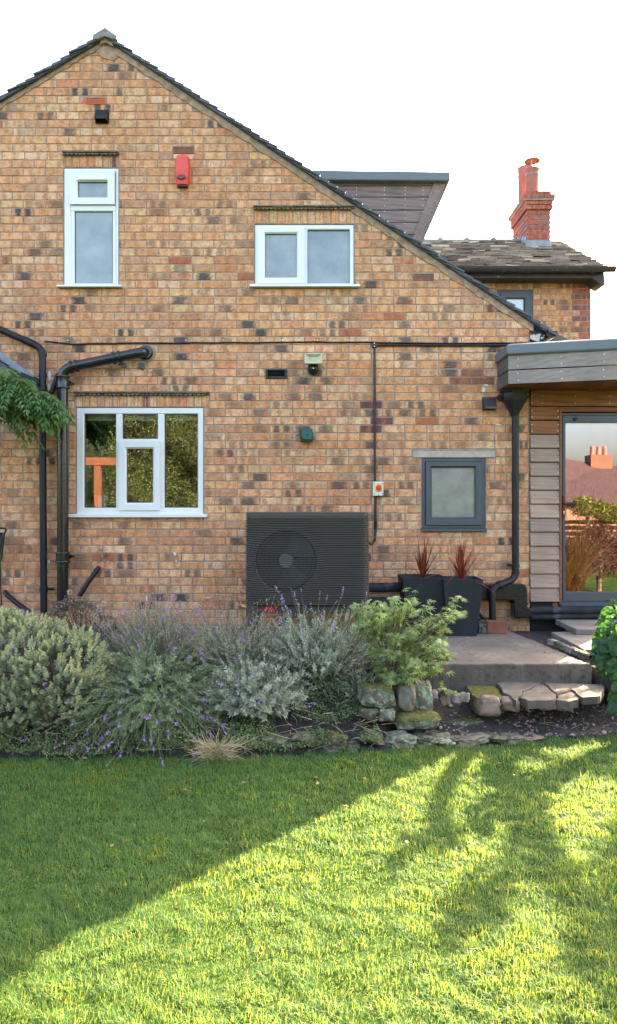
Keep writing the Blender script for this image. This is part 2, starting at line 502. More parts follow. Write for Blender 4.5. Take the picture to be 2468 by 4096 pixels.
# lines of the underside of the tiles over the gable (x, z)
La, Lb = W(258, 96), W(0, 262 - 10)
Ra, Rb = W(262, 104), W(1330, 814)
sL = (La.z - Lb.z) / (La.x - Lb.x); sR = (Rb.z - Ra.z) / (Rb.x - Ra.x)
def roofz(x): return La.z + sL * (x - La.x) if x < APX else Ra.z + sR * (x - Ra.x)
def brickz(x):
    d = .030 if x < APX else .085
    return roofz(x) - d
WTOP = lambda x: roofz(x) - .02

def rect(x0, x1, y0, y1):   # display px -> (x0,x1,z0,z1)
    return (WX(x0), WX(x1), WZ(y1), WZ(y0))
OPEN = {
 'tall': rect(153, 285, 403, 691), 'mid': rect(613, 852, 539, 690), 'kit': rect(183, 490, 980, 1240), 'small': rect(1015, 1169, 1102, 1278),
}
FLUSH = {   # things set flush in the brickwork
 'sold_tall': rect(155, 284, 374, 403), 'sold_mid': rect(612, 853, 504, 539), 'sold_kit': rect(180, 503, 951, 980),
 'lintel': rect(993, 1192, 1085, 1102),
 'air1': rect(206, 255, 235, 250.5), 'air2': rect(417, 466, 354, 369), 'air3': rect(994, 1043, 659, 674), 'louvre': rect(640, 690, 889, 911),
}
YF = 0.0            # brick faces; mortar lies 7 mm deeper
YM = 0.0045
def wall_backing(name, x0, x1, zb, ztop, opens, y, depth, parent, mat, kinks=()):
    mb = MB()
    xs = sorted(set([x0, x1] + [k for k in kinks if x0 < k < x1] + [q for o in opens for q in o[:2] if x0 < q < x1]))
    for a, b in zip(xs[:-1], xs[1:]):
        cuts = sorted([(o[2], o[3]) for o in opens if o[0] < (a + b) / 2 < o[1]])
        z = zb
        for c in cuts + [None]:
            if c is None:
                mb.add([(a, y, z), (b, y, z), (b, y, ztop(b)), (a, y, ztop(a))], [(0, 1, 2, 3)])
            else:
                mb.add([(a, y, z), (b, y, z), (b, y, c[0]), (a, y, c[0])], [(0, 1, 2, 3)]); z = c[1]
    for o in opens:
        p = [(o[0], o[2]), (o[1], o[2]), (o[1], o[3]), (o[0], o[3])]
        for k in range(4):
            q, r = p[k], p[(k + 1) % 4]
            mb.add([(q[0], y, q[1]), (r[0], y, r[1]), (r[0], y + depth, r[1]), (q[0], y + depth, q[1])], [(0, 1, 2, 3)])
    return mb
wb = wall_backing('wall', HX0, HX1, -.3, WTOP, list(OPEN.values()), YM, .13, house, m_mortar, (APX,))
HY1 = 6.5
wb.add([(HX1, YM, -.3), (HX1, HY1, -.3), (HX1, HY1, WTOP(HX1)), (HX1, YM, WTOP(HX1))], [(0, 1, 2, 3)])
wb.add([(HX0, YM, -.3), (HX0, HY1, -.3), (HX0, HY1, WTOP(HX0)), (HX0, YM, WTOP(HX0))], [(0, 1, 2, 3)])
wb.add([(HX0, HY1, -.3), (HX1, HY1, -.3), (HX1, HY1, WTOP(HX1)), (APX, HY1, WTOP(APX)), (HX0, HY1, WTOP(HX0))], [(0, 1, 2, 3, 4)])
wall = wb.build('wall', m_mortar, house)

PAL = [((.62, .345, .185), 28), ((.61, .295, .142), 32), ((.65, .39, .23), 18), ((.56, .25, .125), 14), ((.44, .235, .14), 8), ((.51, .185, .09), 3), ((.42, .245, .16), 3), ((.65, .43, .265), 7)]
PAL = [(tuple(.68 * q + .32 * m for q, m in zip(c, (.625, .312, .165))), wt) for c, wt in PAL]
def clip(poly, n, d):
    """keep the part of a 2d polygon with n.p <= d"""
    out = []
    for i, a in enumerate(poly):
        b = poly[(i + 1) % len(poly)]
        da = n[0] * a[0] + n[1] * a[1] - d; db = n[0] * b[0] + n[1] * b[1] - d
        if da <= 0: out.append(a)
        if da * db < 0:
            t = da / (da - db); out.append((a[0] + (b[0] - a[0]) * t, a[1] + (b[1] - a[1]) * t))
    return out
class Bricks:
    def __init__(s): s.v, s.f, s.c, s.u, s.s, s.t = [], [], [], [], [], []
    def brick(s, poly, x0, x1, y=YF, dark=None, col=None, back=.012, shade=1.0):
        if len(poly) < 3: return
        cx = sum(p[0] for p in poly) / len(poly); cz = sum(p[1] for p in poly) / len(poly)
        if max(p[0] for p in poly) - min(p[0] for p in poly) < .012 or max(p[1] for p in poly) - min(p[1] for p in poly) < .010: return
        if col is None: col = random.choices([p[0] for p in PAL], [p[1] for p in PAL])[0]
        k = random.uniform(.92, 1.08) * shade
        col = [c * k * random.uniform(.96, 1.04) for c in col]
        if dark is None:
            r = random.random()
            dark = 0 if r < .60 else random.uniform(.3, .75) if r < .82 else random.uniform(.8, 1.0)
        ty = 1.0 if random.random() < .38 else 0.0
        yf = y + random.uniform(-.0018, .0018)
        n = len(poly); b = len(s.v)
        j = lambda: random.uniform(-.0014, .0014)
        ring0 = [(p[0], yf + back, p[1]) for p in poly]
        q = [(p[0] + j(), p[1] + j()) for p in poly]
        ring1 = [(p[0], yf + .0025, p[1]) for p in q]
        ring2 = []
        for p in q:
            dx, dz = cx - p[0], cz - p[1]
            ring2.append((p[0] + math.copysign(min(.004, abs(dx)), dx), yf, p[1] + math.copysign(min(.004, abs(dz)), dz)))
        s.v += ring0 + ring1 + ring2
        for a in (0, n):
            s.f += [(b + a + i, b + a + n + i, b + a + n + (i + 1) % n, b + a + (i + 1) % n)[::-1] for i in range(n)]
        s.f.append(tuple(b + 2 * n + i for i in range(n)))
        xm, hw = (x0 + x1) / 2, max(.02, (x1 - x0) / 2)
        for p in ring0 + ring1 + ring2:
            s.c.append((*col, 1)); s.u.append((p[0] - xm) / hw); s.s.append(dark); s.t.append(ty)
    def build(s, name, parent, mat=None):
        me = bpy.data.meshes.new(name); o = bpy.data.objects.new(name, me); put(o, parent)
        q = ORI[o.name]
        me.from_pydata([(p[0] - q.x, p[1] - q.y, p[2] - q.z) for p in s.v], [], s.f)
        a = me.attributes.new('bcol', 'FLOAT_COLOR', 'POINT'); a.data.foreach_set('color', np.array(s.c, dtype=np.float32).ravel())
        for nme, arr in (('bu', s.u), ('bs', s.s), ('bt', s.t)):
            a = me.attributes.new(nme, 'FLOAT', 'POINT'); a.data.foreach_set('value', np.array(arr, dtype=np.float32))
        me.materials.append(mat or m_brick)
        return o
def sub_rect(r, o):
    if o[1] <= r[0] or o[0] >= r[1] or o[3] <= r[2] or o[2] >= r[3]: return [r]
    out = []
    if r[0] < o[0]: out.append((r[0], min(o[0], r[1]) - .008, r[2], r[3]))
    if r[1] > o[1]: out.append((max(o[1], r[0]) + .008, r[1], r[2], r[3]))
    m0, m1 = max(r[0], o[0]), min(r[1], o[1])
    if r[2] < o[2] - .02: out.append((m0, m1, r[2], o[2] - .008))
    if r[3] > o[3] + .02: out.append((m0, m1, o[3] + .008, r[3]))
    return out
CO, BL, JT = .0803, .2245, .0105
def lay(bk, x0, x1, zb, zt, opens, y=YF, clips=(), dark_prob=None, special=None, quoin=None):
    row = 0; z = zb
    while z < zt:
        off = (BL / 2 if row % 2 else 0) + random.uniform(-.01, .01)
        x = x0 - off
        # now and then a header breaks the bond
        while x < x1:
            ln = BL
            if random.random() < .02: ln = BL / 2
            a, b = max(x, x0), min(x + ln - JT, x1)
            x += ln
            if b - a < .02: continue
            rs = [(a, b, z + random.uniform(-.001, .001), z + CO - JT)]
            for o in opens: rs = [q for r in rs for q in sub_rect(r, o)]
            for r in rs:
                poly = [(r[0], r[2]), (r[1], r[2]), (r[1], r[3]), (r[0], r[3])]
                for n, d in clips: poly = clip(poly, n, d)
                dk, cl = None, None
                if dark_prob:
                    rr = random.random(); pd = dark_prob((a + b) / 2, z)
                    dk = random.uniform(.6, 1.0) if rr < pd * .5 else random.uniform(.25, .6) if rr < pd else 0
                if special: 
                    sp = special(r, z)
                    if sp: cl, dk = sp, random.uniform(0, .25)
                if quoin and b > x1 - .16:
                    cl = quoin(row); dk = .1
                bk.brick(poly, a, b, y, dk, cl)
        z += CO; row += 1
bk = Bricks()
def dprob(x, z):
    d = .20 + .30 * max(0, mnoise.noise((x * .9, z * 1.6, 4.2)))
    if 1.2 < z < 2.6 and -.8 < x < 1.9: d += .20
    if z > 4.2: d -= .10
    return d
SPEC = [rect(862, 905, 970, 988), rect(868, 925, 1012, 1044), rect(1090, 1170, 890, 925)]
def special(r, z):
    c = ((r[0] + r[1]) / 2, (r[2] + r[3]) / 2)
    for k, q in enumerate(SPEC):
        if q[0] < c[0] < q[1] and q[2] < c[1] < q[3]: return (.155, .062, .060) if k < 2 else (.30, .12, .075)
    if random.random() < .006: return (.42, .135, .065)
    return None
blk = list(OPEN.values()) + list(FLUSH.values())
nl = (-sL, 1.0); nr = (-sR, 1.0)
clips = [(nl, (La.z - .030) - sL * La.x), (nr, (Ra.z - .062) - sR * Ra.x)]
lay(bk, HX0, HX1 - .002, WZ(1512) - .05, 6.2, blk, clips=clips, dark_prob=dprob, special=special)
# soldier courses over the white windows
for nm in ('sold_tall', 'sold_mid', 'sold_kit'):
    q = FLUSH[nm]; n = max(3, round((q[1] - q[0]) / .0765)); st = (q[1] - q[0]) / n
    for i in range(n):
        a = q[0] + i * st + .004; b = a + st - .010
        bk.brick([(a, q[2] + .006), (b, q[2] + .006), (b, q[3] - .006), (a, q[3] - .006)], a, b, YF, 0 if random.random() < .85 else .9)
bricks = bk.build('brickwork', house)

# mortar fillet under the verge tiles
def verge_strip(a, b, slope, lo, hi):
    mb = MB(); n = 84; up, dn = [], []
    for i in range(n + 1):
        x = a + (b - a) * i / n; zz = roofz(x)
        up.append((x, zz + hi)); dn.append((x, zz - lo + random.uniform(-.013, .012)))
    return mb.xz(up + dn[::-1], YF - .012 , YM + .02)
vm = verge_strip(APX + .04, WX(1283), sR, .072, .004)
vm.xz([(APX - .05, roofz(APX) - .16), (APX + .07, roofz(APX) - .19), (APX + .16, roofz(APX + .16) - .0), (APX, roofz(APX) + .05), (APX - .14, roofz(APX - .14))], YF - .008, YM + .02)
n_ = verge_strip(HX0, APX - .04, sL, .040, .004)
vm.add(n_.v, n_.f)
vm.build('verge_mortar', m_vmortar, house)

# blobs of white filler left on the brickwork
m_fill = Mt('white_filler', (.62, .60, .56), .9, var=.1)
for x, y, sx, sy in ((1164, 938, 5, 7), (1169, 927, 7, 2.5), (1192, 968, 2, 5), (1200, 1022, 8, 2), (421, 1333, 4, 5), (424, 1350, 2, 3), (119, 905, 5, 12), (118, 930, 4, 8), (118, 1352, 3, 7), (353, 1440, 2, 8), (500, 1438, 9, 1.5)):
    c = W(x, y); kx, kz = sx * S / 400, sy * S / 400
    MB().xz([(c.x + kx * math.cos(a) * random.uniform(.6, 1.1), c.z + kz * math.sin(a) * random.uniform(.6, 1.1)) for a in np.linspace(0, 2 * math.pi, 12)[:-1]], YF - .0035, YF + .004).build('filler_patch', m_fill, house)
# drip ledges of creasing tiles over the soldier courses
for x0, x1, y0, y1 in ((152, 287, 366, 374), (610, 854, 497, 505), (180, 505, 943, 951)):
    a, b, z0, z1 = rect(x0, x1, y0, y1)
    mb = MB(); x = a
    while x < b - .01:
        x2 = min(b, x + random.uniform(.15, .27))
        mb.box(x, x2 - .004, -.045 + random.uniform(-.006, .004), .01, (z0 + z1) / 2 + random.uniform(-.002, .002), z1)
        mb.box(x + .004, x2, -.028 + random.uniform(-.006, .004), .01, z0 + .004, (z0 + z1) / 2 - .003)
        k = x
        while k < x2 - .03:
            mb.box(k, k + .026, -.040, -.012, z0 - .008, z0 + .006); k += .042
        x = x2
    mb.build('drip_ledge', m_creasing, house, bevel=.003, seg=1)
q = FLUSH['lintel']
MB().box(q[0], q[1], -.006, .05, q[2] + .004, q[3] - .004).build('stone_lintel', m_lintel, house, bevel=.005)

# air bricks
def air_brick(q, mat, cols=8, rows=3):
    mb = MB(); mb.ring(q, (q[0] + .012, q[1] - .012, q[2] + .008, q[3] - .008), -.006, .03)
    x0, x1, z0, z1 = q[0] + .012, q[1] - .012, q[2] + .008, q[3] - .008
    for i in range(1, cols):
        c = x0 + (x1 - x0) * i / cols; mb.box(c - .0038, c + .0038, -.004, .03, z0, z1)
    for j in range(1, rows):
        c = z0 + (z1 - z0) * j / rows; mb.box(x0, x1, -.002, .028, c - .0026, c + .0026)
    o = mb.build('air_brick', mat, house)
    MB().box(x0, x1, .031, .034, z0, z1).build('vent_void', m_hole, o)
    return o
air_brick(FLUSH['air1'], m_terra)['label'] = 'bright orange terracotta air brick near the gable top'
air_brick(FLUSH['air2'], m_terrad)['label'] = 'stained terracotta air brick above the red alarm box'
air_brick(FLUSH['air3'], m_terrad)['label'] = 'stained terracotta air brick near the right verge'
q = FLUSH['louvre']; mb = MB().ring(q, (q[0] + .02, q[1] - .02, q[2] + .014, q[3] - .014), -.012, .02, .003)
for k in range(4):
    z = q[2] + .020 + k * (q[3] - q[2] - .036) / 3.6
    mb.obox(((q[0] + q[1]) / 2, -.002, z + .006), (q[1] - q[0] - .04, .016, .004), (R(-38), 0, 0))
lv = mb.build('louvre_vent', m_blackpl, house)
MB().box(q[0] + .02, q[1] - .02, .014, .018, q[2] + .014, q[3] - .014).build('vent_void', m_hole, lv)

# ---- windows
m_obsc, nt, p_, L_ = newmat('obscured_glass')
tc = nt.nodes.new('ShaderNodeTexCoord').outputs['Object']
n = noise_node(nt, tc, 3.5, 4, .6)
L_.new(ramp(nt, n.outputs[0], [(.3, (.115, .14, .155)), (.7, (.24, .26, .255))]).outputs[0], p_.inputs['Base Color'])
p_.inputs['Roughness'].default_value = .16; p_.inputs['Specular IOR Level'].default_value = .6; p_.inputs['IOR'].default_value = 1.6
bump(nt, p_, noise_node(nt, tc, 120, 3).outputs[0], .06, .002)
m_obsg, nt, p_, L_ = newmat('reeded_obscured_glass')
tc = nt.nodes.new('ShaderNodeTexCoord').outputs['Object']
n = noise_node(nt, tc, 5, 4, .6)
L_.new(ramp(nt, n.outputs[0], [(.3, (.10, .11, .095)), (.7, (.20, .215, .185))]).outputs[0], p_.inputs['Base Color'])
p_.inputs['Roughness'].default_value = .2; p_.inputs['Specular IOR Level'].default_value = .9
bump(nt, p_, noise_node(nt, tc, 90, 3, .6, (1, 1, 1.4)).outputs[0], .25, .004)
YW = .012           # face of the frames, just inside the brick face
def ins(r, a, b=None, c=None, d=None):
    b = a if b is None else b; c = a if c is None else c; d = a if d is None else d
    return (r[0] + a, r[1] - b, r[2] + c, r[3] - d)
def pane(parent, r, y, mat, gasket=True):
    if gasket:
        MB().ring((r[0], r[1], r[2], r[3]), ins(r, .008), y - .004, y + .006).build('gasket', m_upvcd, parent)
    return MB().box(r[0] + .004, r[1] - .004, y + .002, y + .008, r[2] + .004, r[3] - .004).build('pane', mat, parent)
def sill(parent, r, proj, mat):
    mb = MB(); x0, x1, z0, z1 = r
    mb.loft([[(x, YW + .004, z0 + .004), (x, -proj, z0), (x, -proj, z0 + (z1 - z0) * .75), (x, YW + .004, z1)] for x in (x0, x1)])
    return mb.build('sill', mat, parent, bevel=.003)
# tall window
r = OPEN['tall']; r = (r[0] + .004, r[1] - .004, WZ(689), r[3] - .006)
vsplit = (WZ(493), WZ(506))
mb = MB().ring(r, (WX(170), WX(277), WZ(681), WZ(412)), YW, YW + .07, .010)
mb.box(WX(170) , WX(277), YW + .002, YW + .068, WZ(506), WZ(493))
win = mb.build('window', m_upvc, house, bevel=.002, seg=1); win['label'] = 'tall narrow white window with top vent under the gable'
q = (WX(168), WX(276), WZ(492), WZ(412))
sash = MB().ring(q, rect(187, 258, 437, 475), YW - .022, YW + .05, .012).build('sash', m_upvc, win, bevel=.003)
pane(sash, rect(186, 259, 436, 476), YW + .01, m_obsc)
mb = MB().box(WX(190), WX(257), YW - .034, YW - .0215, WZ(434.5), WZ(428)); mb.build('trickle_vent', m_upvc, win, bevel=.003)
MB().ring((WX(170), WX(277), WZ(681), WZ(506)), rect(178, 270, 507, 680), YW + .006, YW + .05, .006).build('glazing_bead', m_upvc, win)
pane(win, rect(177.5, 270.5, 506, 681), YW + .022, m_obsc)
sill(win, rect(141, 295, 687.5, 693.5), .055, m_upvc)
# mid window
r = OPEN['mid']; r = (r[0] + .004, r[1] - .004, WZ(689), r[3] - .006)
mb = MB().ring(r, (WX(623), WX(842), WZ(681), WZ(551)), YW, YW + .07, .008)
mb.box(WX(730), WX(740), YW + .002, YW + .068, WZ(681), WZ(551))
win = mb.build('window', m_upvc, house, bevel=.002, seg=1); win['label'] = 'wide white two light window under the roof slope'
sash = MB().ring((WX(621), WX(732), WZ(683), WZ(549)), rect(638, 714, 562, 668), YW - .022, YW + .05, .014).build('sash', m_upvc, win, bevel=.003)
pane(sash, rect(637, 715, 561, 669), YW + .01, m_obsc)
pane(win, rect(739, 843, 550, 682), YW + .03, m_obsc)
sill(win, rect(602, 866, 685.5, 693), .055, m_upvc)
# kitchen window
r = OPEN['kit']; r = (r[0] + .005, r[1] - .005, WZ(1237), r[3] - .006)
mb = MB().ring(r, (WX(201), WX(475.5), WZ(1222), WZ(996)), YW, YW + .07, .009)
for a, b in ((278.5, 293.5), (379.5, 395)):
    mb.box(WX(a), WX(b), YW + .002, YW + .068, WZ(1222), WZ(996))
mb.box(WX(293.5), WX(379.5), YW + .003, YW + .066, WZ(1064), WZ(1056))
win = mb.build('window', m_upvc, house, bevel=.002, seg=1); win['label'] = 'white kitchen window with clear panes and a small opening sash'
sash = MB().ring((WX(286.5), WX(385), WZ(1228), WZ(1061)), rect(304.5, 368, 1080, 1210), YW - .024, YW + .05, .016).build('sash', m_upvc, win, bevel=.003)
pane(sash, rect(303.5, 369, 1079, 1211), YW + .004, m_glass)
pane(win, rect(200.5, 278.5, 996, 1222.5), YW + .03, m_glass)
pane(win, rect(293.5, 379.5, 996, 1056), YW + .03, m_glass)
pane(win, rect(395, 476, 996, 1222.5), YW + .03, m_glass)
sill(win, rect(166, 499, 1236.5, 1245), .05, m_upvc)
m_blind = Mt('blind_fabric', (.50, .56, .47), .8, var=.05)
MB().box(WX(203), WX(474), YW + .085, YW + .10, WZ(1010), WZ(992)).build('roller_blind', m_blind, win)
m_room = Mt('room_wall', (.10, .095, .085), .9, var=.2)
def room(o, depth, parent, mat):
    x0, x1, z0, z1 = o[0] - .25, o[1] + .25, o[2] - .35, o[3] + .15
    y0, y1 = YM + .13, YM + .13 + depth
    mb = MB()
    mb.add([(x0, y0, z0), (x1, y0, z0), (x1, y0, z1), (x0, y0, z1), (x0, y1, z0), (x1, y1, z0), (x1, y1, z1), (x0, y1, z1)],
           [(4, 5, 6, 7), (0, 1, 5, 4), (3, 2, 6, 7), (0, 3, 7, 4), (1, 2, 6, 5)])
    # the inner face of the wall round the opening
    for a, b, c, d in ((x0, o[0], z0, z1), (o[1], x1, z0, z1), (o[0], o[1], z0, o[2]), (o[0], o[1], o[3], z1)):
        mb.add([(a, y0, c), (b, y0, c), (b, y0, d), (a, y0, d)], [(0, 1, 2, 3)])
    return mb.build('room_interior', mat, parent)
room(OPEN['kit'], 2.4, house, m_room)
pp = W(244, 1222, .22)
tag(MB().tube([(pp.x, .22, WZ(1222)), (pp.x, .22, WZ(1222) + .001), (pp.x, .22, W(0, 1194, .22).z), (pp.x, .22, W(0, 1193, .22).z)], [.045, .05, .068, .062], 20).build('plant_pot', m_upvc, loc=(pp.x, .22, WZ(1222)), smooth=40), 'white pot on the kitchen window sill', 'pot')
q = OPEN['kit']
MB().box(q[0], q[1], YM + .075, YM + .33, q[2] - .02, WZ(1223)).build('inner_sill', m_upvc, house)
# grey bathroom window
r = OPEN['small']; r = (r[0] + .004, r[1] - .004, r[2] + .02, r[3] - .004)
win = MB().ring(r, (WX(1026), WX(1159), WZ(1262), WZ(1113)), YW - .006, YW + .07, .012).build('window', m_grey, house, bevel=.003); win['label'] = 'small dark grey window with obscured glass under the stone lintel'
sash = MB().ring((WX(1024.5), WX(1160.5), WZ(1263.5), WZ(1111.5)), rect(1038.5, 1143.5, 1125, 1245), YW - .030, YW + .05, .014).build('sash', m_grey, win, bevel=.004)
pane(sash, rect(1037.5, 1144.5, 1124, 1246), YW + .01, m_obsg, False)
sill(win, rect(1014, 1170.5, 1270, 1279), .035, m_grey)

# ---- slate roof: stacked tile edges seen along the verge
def slates(p0, p1, y0, y1, g_=.1, L=.195, t=.015, up=0.0):
    mb = MB(); d = Vector((p1.x - p0.x, 0, p1.z - p0.z)); ln = d.length; d.normalize()
    n = Vector((-d.z, 0, d.x)); n = n if n.z > 0 else -n
    k = int(ln / g_)
    for i in range(k + 1):
        s = i * ln / k - .02
        o0 = random.uniform(-.016, .012)
        th = t * random.uniform(.85, 1.2)
        a = p0 + d * s + n * (up + .002); b = p0 + d * (s + L) + n * (up + L / g_ * t + random.uniform(0, .004))
        pts = [(q.x, q.z) for q in (a, b, b + n * th, a + n * th)]
        mb.xz(pts, y0 + o0, y1)
    mb.xz([(q.x, q.z) for q in (p0, p1, p1 + n * .012, p0 + n * .012)], y0 + .012, y1 - .01)
    return mb
RY0, RY1 = -.062, HY1 + .1
pl0 = Vector((APX - .02, 0, roofz(APX - .02) + .005)); pl1 = Vector((HX0 - .25, 0, roofz(HX0 - .25) + .005))
pr0 = Vector((APX + .02, 0, roofz(APX + .02) + .005)); pr1 = Vector((WX(1318), 0, roofz(WX(1318)) + .005))
rm = slates(pl0, pl1, RY0, RY1); r2 = slates(pr0, pr1, RY0, RY1); rm.add(r2.v, r2.f)
roof = rm.build('roof', m_slate, house)
rd = MB(); pts = [W(228, 107), W(227.5, 95), W(257, 77), W(285, 96), W(287, 108), W(272, 104), W(257, 98), W(243, 104)]
rd.xz([(p.x, p.z) for p in pts], RY0 - .015, RY1)
rd.build('ridge_tile', m_ridge, roof, bevel=.006)
MB().xz([(p.x, p.z) for p in (W(246, 104), W(257, 98), W(270, 104), W(276, 118), W(258, 108), W(243, 112))], RY0 + .02, .0).build('ridge_bedding', m_vmortar, roof)
# eaves end with flaking paint, gutter end
m_flake = Mt('flaking_paint', (.45, .40, .34), .85, var=.2, vs=20, spots=(.012, .014, .02), spot_scale=16, spot_lo=.46, spot_hi=.5)
MB().xz([(p.x, p.z) for p in (W(1275.5, 797), W(1285, 797), W(1309, 806), W(1308, 824), W(1286, 822), W(1275.5, 816))], -.02, .10).build('eaves_end', m_flake, house)
gp = [W(1310, 799), W(1338, 801)]
cx, rr = (gp[0].x + gp[1].x) / 2, (gp[1].x - gp[0].x) / 2
arc = [(cx + rr * math.cos(a), gp[0].z + rr * 1.25 * math.sin(a)) for a in np.linspace(math.pi, 2 * math.pi, 13)]
MB().xz(arc, -.05, HY1).build('gutter', m_blackpl, house)

# ---- timber dormer on the far side of the verge
m_cedar = woodmat('weathered_larch', [(.215, .155, .140), (.25, .18, .16), (.19, .137, .125), (.23, .172, .155)], 0, streak=.55)
m_cedar_y = woodmat('weathered_larch_cross', [(.21, .155, .14), (.23, .17, .15)], 1, streak=.55)
m_trim = Mt('grey_roof_trim', (.100, .112, .118), .45, var=.1, vs=3, bs=70, bstr=.15)
YD = 1.6
dp = lambda x, y: W(x, y, YD)
d_top = dp(700, 440); d_tr = dp(1068, 441); d_br = dp(1008, 592)
dorm = MB()
# boards laid level across the cheek, ends cut to the slope of the front
def dx_at(z): return d_tr.x + (d_br.x - d_tr.x) * (d_tr.z - z) / (d_tr.z - d_br.z)
zb = [438, 448.5, 475.5, 506.5, 536, 566, 600]
for a, b in zip(zb[:-1], zb[1:]):
    z1, z0 = dp(0, a).z, dp(0, b).z + .011
    dorm.xz([(-.35, z0), (dx_at(z0) - .02, z0), (dx_at(z1) - .02, z1), (-.35, z1)], YD + random.uniform(-.003, .003), YD + .03)
dormer = dorm.build('dormer', m_cedar, house)
body = MB(); body.xz([(-.4, dp(0, 640).z), (dx_at(dp(0, 640).z) - .03, dp(0, 640).z), (d_tr.x - .03, d_tr.z), (-.4, d_tr.z)], YD + .034, YD + 3.4)
body.build('dormer_body', m_cedar_y, dormer)
tb = MB(); n = .095
tb.xz([(d_br.x - n - .015, d_br.z), (d_br.x + .0, d_br.z), (d_tr.x + .0, d_tr.z), (d_tr.x - n - .025, d_tr.z)], YD - .022, YD + .0)
tb.xz([(d_br.x + .002, d_br.z), (d_br.x + .03, d_br.z), (d_tr.x + .03, d_tr.z), (d_tr.x + .002, d_tr.z)], YD - .02, YD + 3.4)
tb.build('corner_board', m_cedar_y, dormer)
ed = MB(); a, b, c, d = dp(690, 416), dp(1081, 421), dp(1081, 437), dp(690, 440)
ed.xz([(a.x, a.z), (b.x, b.z), (c.x, c.z - .015), (c.x - .03, d.z - .012), (d.x, d.z)], YD - .09, YD + 3.5)
ed.build('roof_edge', m_trim, dormer, bevel=.012)
sc = MB()
for k, x in enumerate((800, 858, 925, 975, 1018)):
    for z in zb[:-1]:
        p = dp(x, z + 3); q = dp(x, z + 20)
        for u in (p, q):
            if u.x < dx_at(u.z) - .1: sc.box(u.x - .004, u.x + .004, YD - .006, YD - .001, u.z - .004, u.z + .004)
m_screw = Mt('screw_steel', (.55, .53, .50), .4, .8)
sc.build('board_screws', m_screw, dormer)

# ------------------------------------------------------------------ rear wing with chimney
YR = 3.45
wing = thing('rear_wing', (2.9, YR, 0), 'brick rear wing with mossy tiled roof and tall chimney behind the gable house', 'house wing')
rp_ = lambda x, y, Y=YR: W(x, y, Y)
wx1 = rp_(1422, 0).x; wzt = rp_(0, 664).z
ow = (rp_(1196, 0).x, rp_(1283, 0).x, rp_(0, 775).z, rp_(0, 697).z)
osold = (ow[0], ow[1], ow[3], rp_(0, 673).z)
mb = wall_backing('wall', -.5, wx1, -.4, lambda x: wzt, [ow], YR + YM, .12, wing, m_mortar)
mb.add([(wx1, YR + YM, -.4), (wx1, YR + 6, -.4), (wx1, YR + 6, wzt), (wx1, YR + YM, wzt)], [(0, 1, 2, 3)])
mb.add([(-.5, YR + 6, -.4), (wx1, YR + 6, -.4), (wx1, YR + 6, wzt), (-.5, YR + 6, wzt)], [(0, 1, 2, 3)])
mb.build('wall', m_mortar, wing)
bk = Bricks()
lay(bk, 1.6, wx1, 2.3, wzt - .01, [ow, osold], y=YR, dark_prob=lambda x, z: .42, quoin=lambda r: (.38, .11, .075) if r % 2 else (.20, .095, .085))
n = round((osold[1] - osold[0]) / .077); st = (osold[1] - osold[0]) / n
for i in range(n):
    a = osold[0] + i * st + .004
    bk.brick([(a, osold[2] + .01), (a + st - .01, osold[2] + .01), (a + st - .01, osold[3]), (a, osold[3])], a, a + st, YR, 0)
bk.build('brickwork', wing)
win = MB().ring(ins(ow, .004), ins(ow, .09), YR + YW, YR + .08, .012).build('window', m_grey, wing, bevel=.004)
q = ins(ow, .055); sash = MB().ring(q, ins(q, .075), YR + YW - .02, YR + .07, .014).build('sash', m_grey, win, bevel=.004)
m_rear, nt, p_, L_ = newmat('pale_blind_glass')
p_.inputs['Base Color'].default_value = (.42, .47, .48, 1); p_.inputs['Roughness'].default_value = .08; p_.inputs['IOR'].default_value = 2.0
pane(sash, ins(q, .07), YR + .03, m_rear, False)
# roof of thin riven tiles: pale colours among them paint in sunlit streaks
eave = rp_(0, 652, YR - .28)
m_tile = leafmat('sun_streaked_mossy_tile', [(.12, .078, .056), (.19, .13, .092), (.14, .098, .072), (.28, .205, .145), (.165, .115, .082), (.56, .45, .31)], 0, .9)
YE = YR - .30; zE = eave.z
YRg = 5.2; zRg = W(0, 586, YRg).z
xHip = W(1470, 0, YE).x
rt = MB(); ncourse = 21
hipx = lambda y: xHip - .03
for i in range(ncourse):
    y0 = YE + (YRg - YE) * i / ncourse; y1 = y0 + (YRg - YE) / ncourse * 2.0
    z0 = zE + (zRg - zE) * i / ncourse; dz = (zRg - zE) / ncourse * 2.0
    x = -.6 + random.uniform(-.2, 0)
    while x < hipx(y0):
        ww = random.uniform(.15, .30); x2 = min(x + ww, hipx(y0) + .02)
        j = random.uniform(-.03, .03); h = random.uniform(0, .010)
        a = random.uniform(-.006, .006)
        rt.add([(x, y0 + j, z0 + .052 + h + a), (x2 - .006, y0 + j, z0 + .052 + h - a), (x2 - .006, y1, z0 + dz + .012), (x, y1, z0 + dz + .012),
                (x, y0 + j, z0 + .026 + h + a), (x2 - .006, y0 + j, z0 + .026 + h - a), (x2 - .006, y1, z0 + dz - .012), (x, y1, z0 + dz - .012)],
               [(0, 1, 2, 3), (7, 6, 5, 4), (0, 4, 5, 1), (1, 5, 6, 2), (2, 6, 7, 3), (3, 7, 4, 0)])
        x = x2
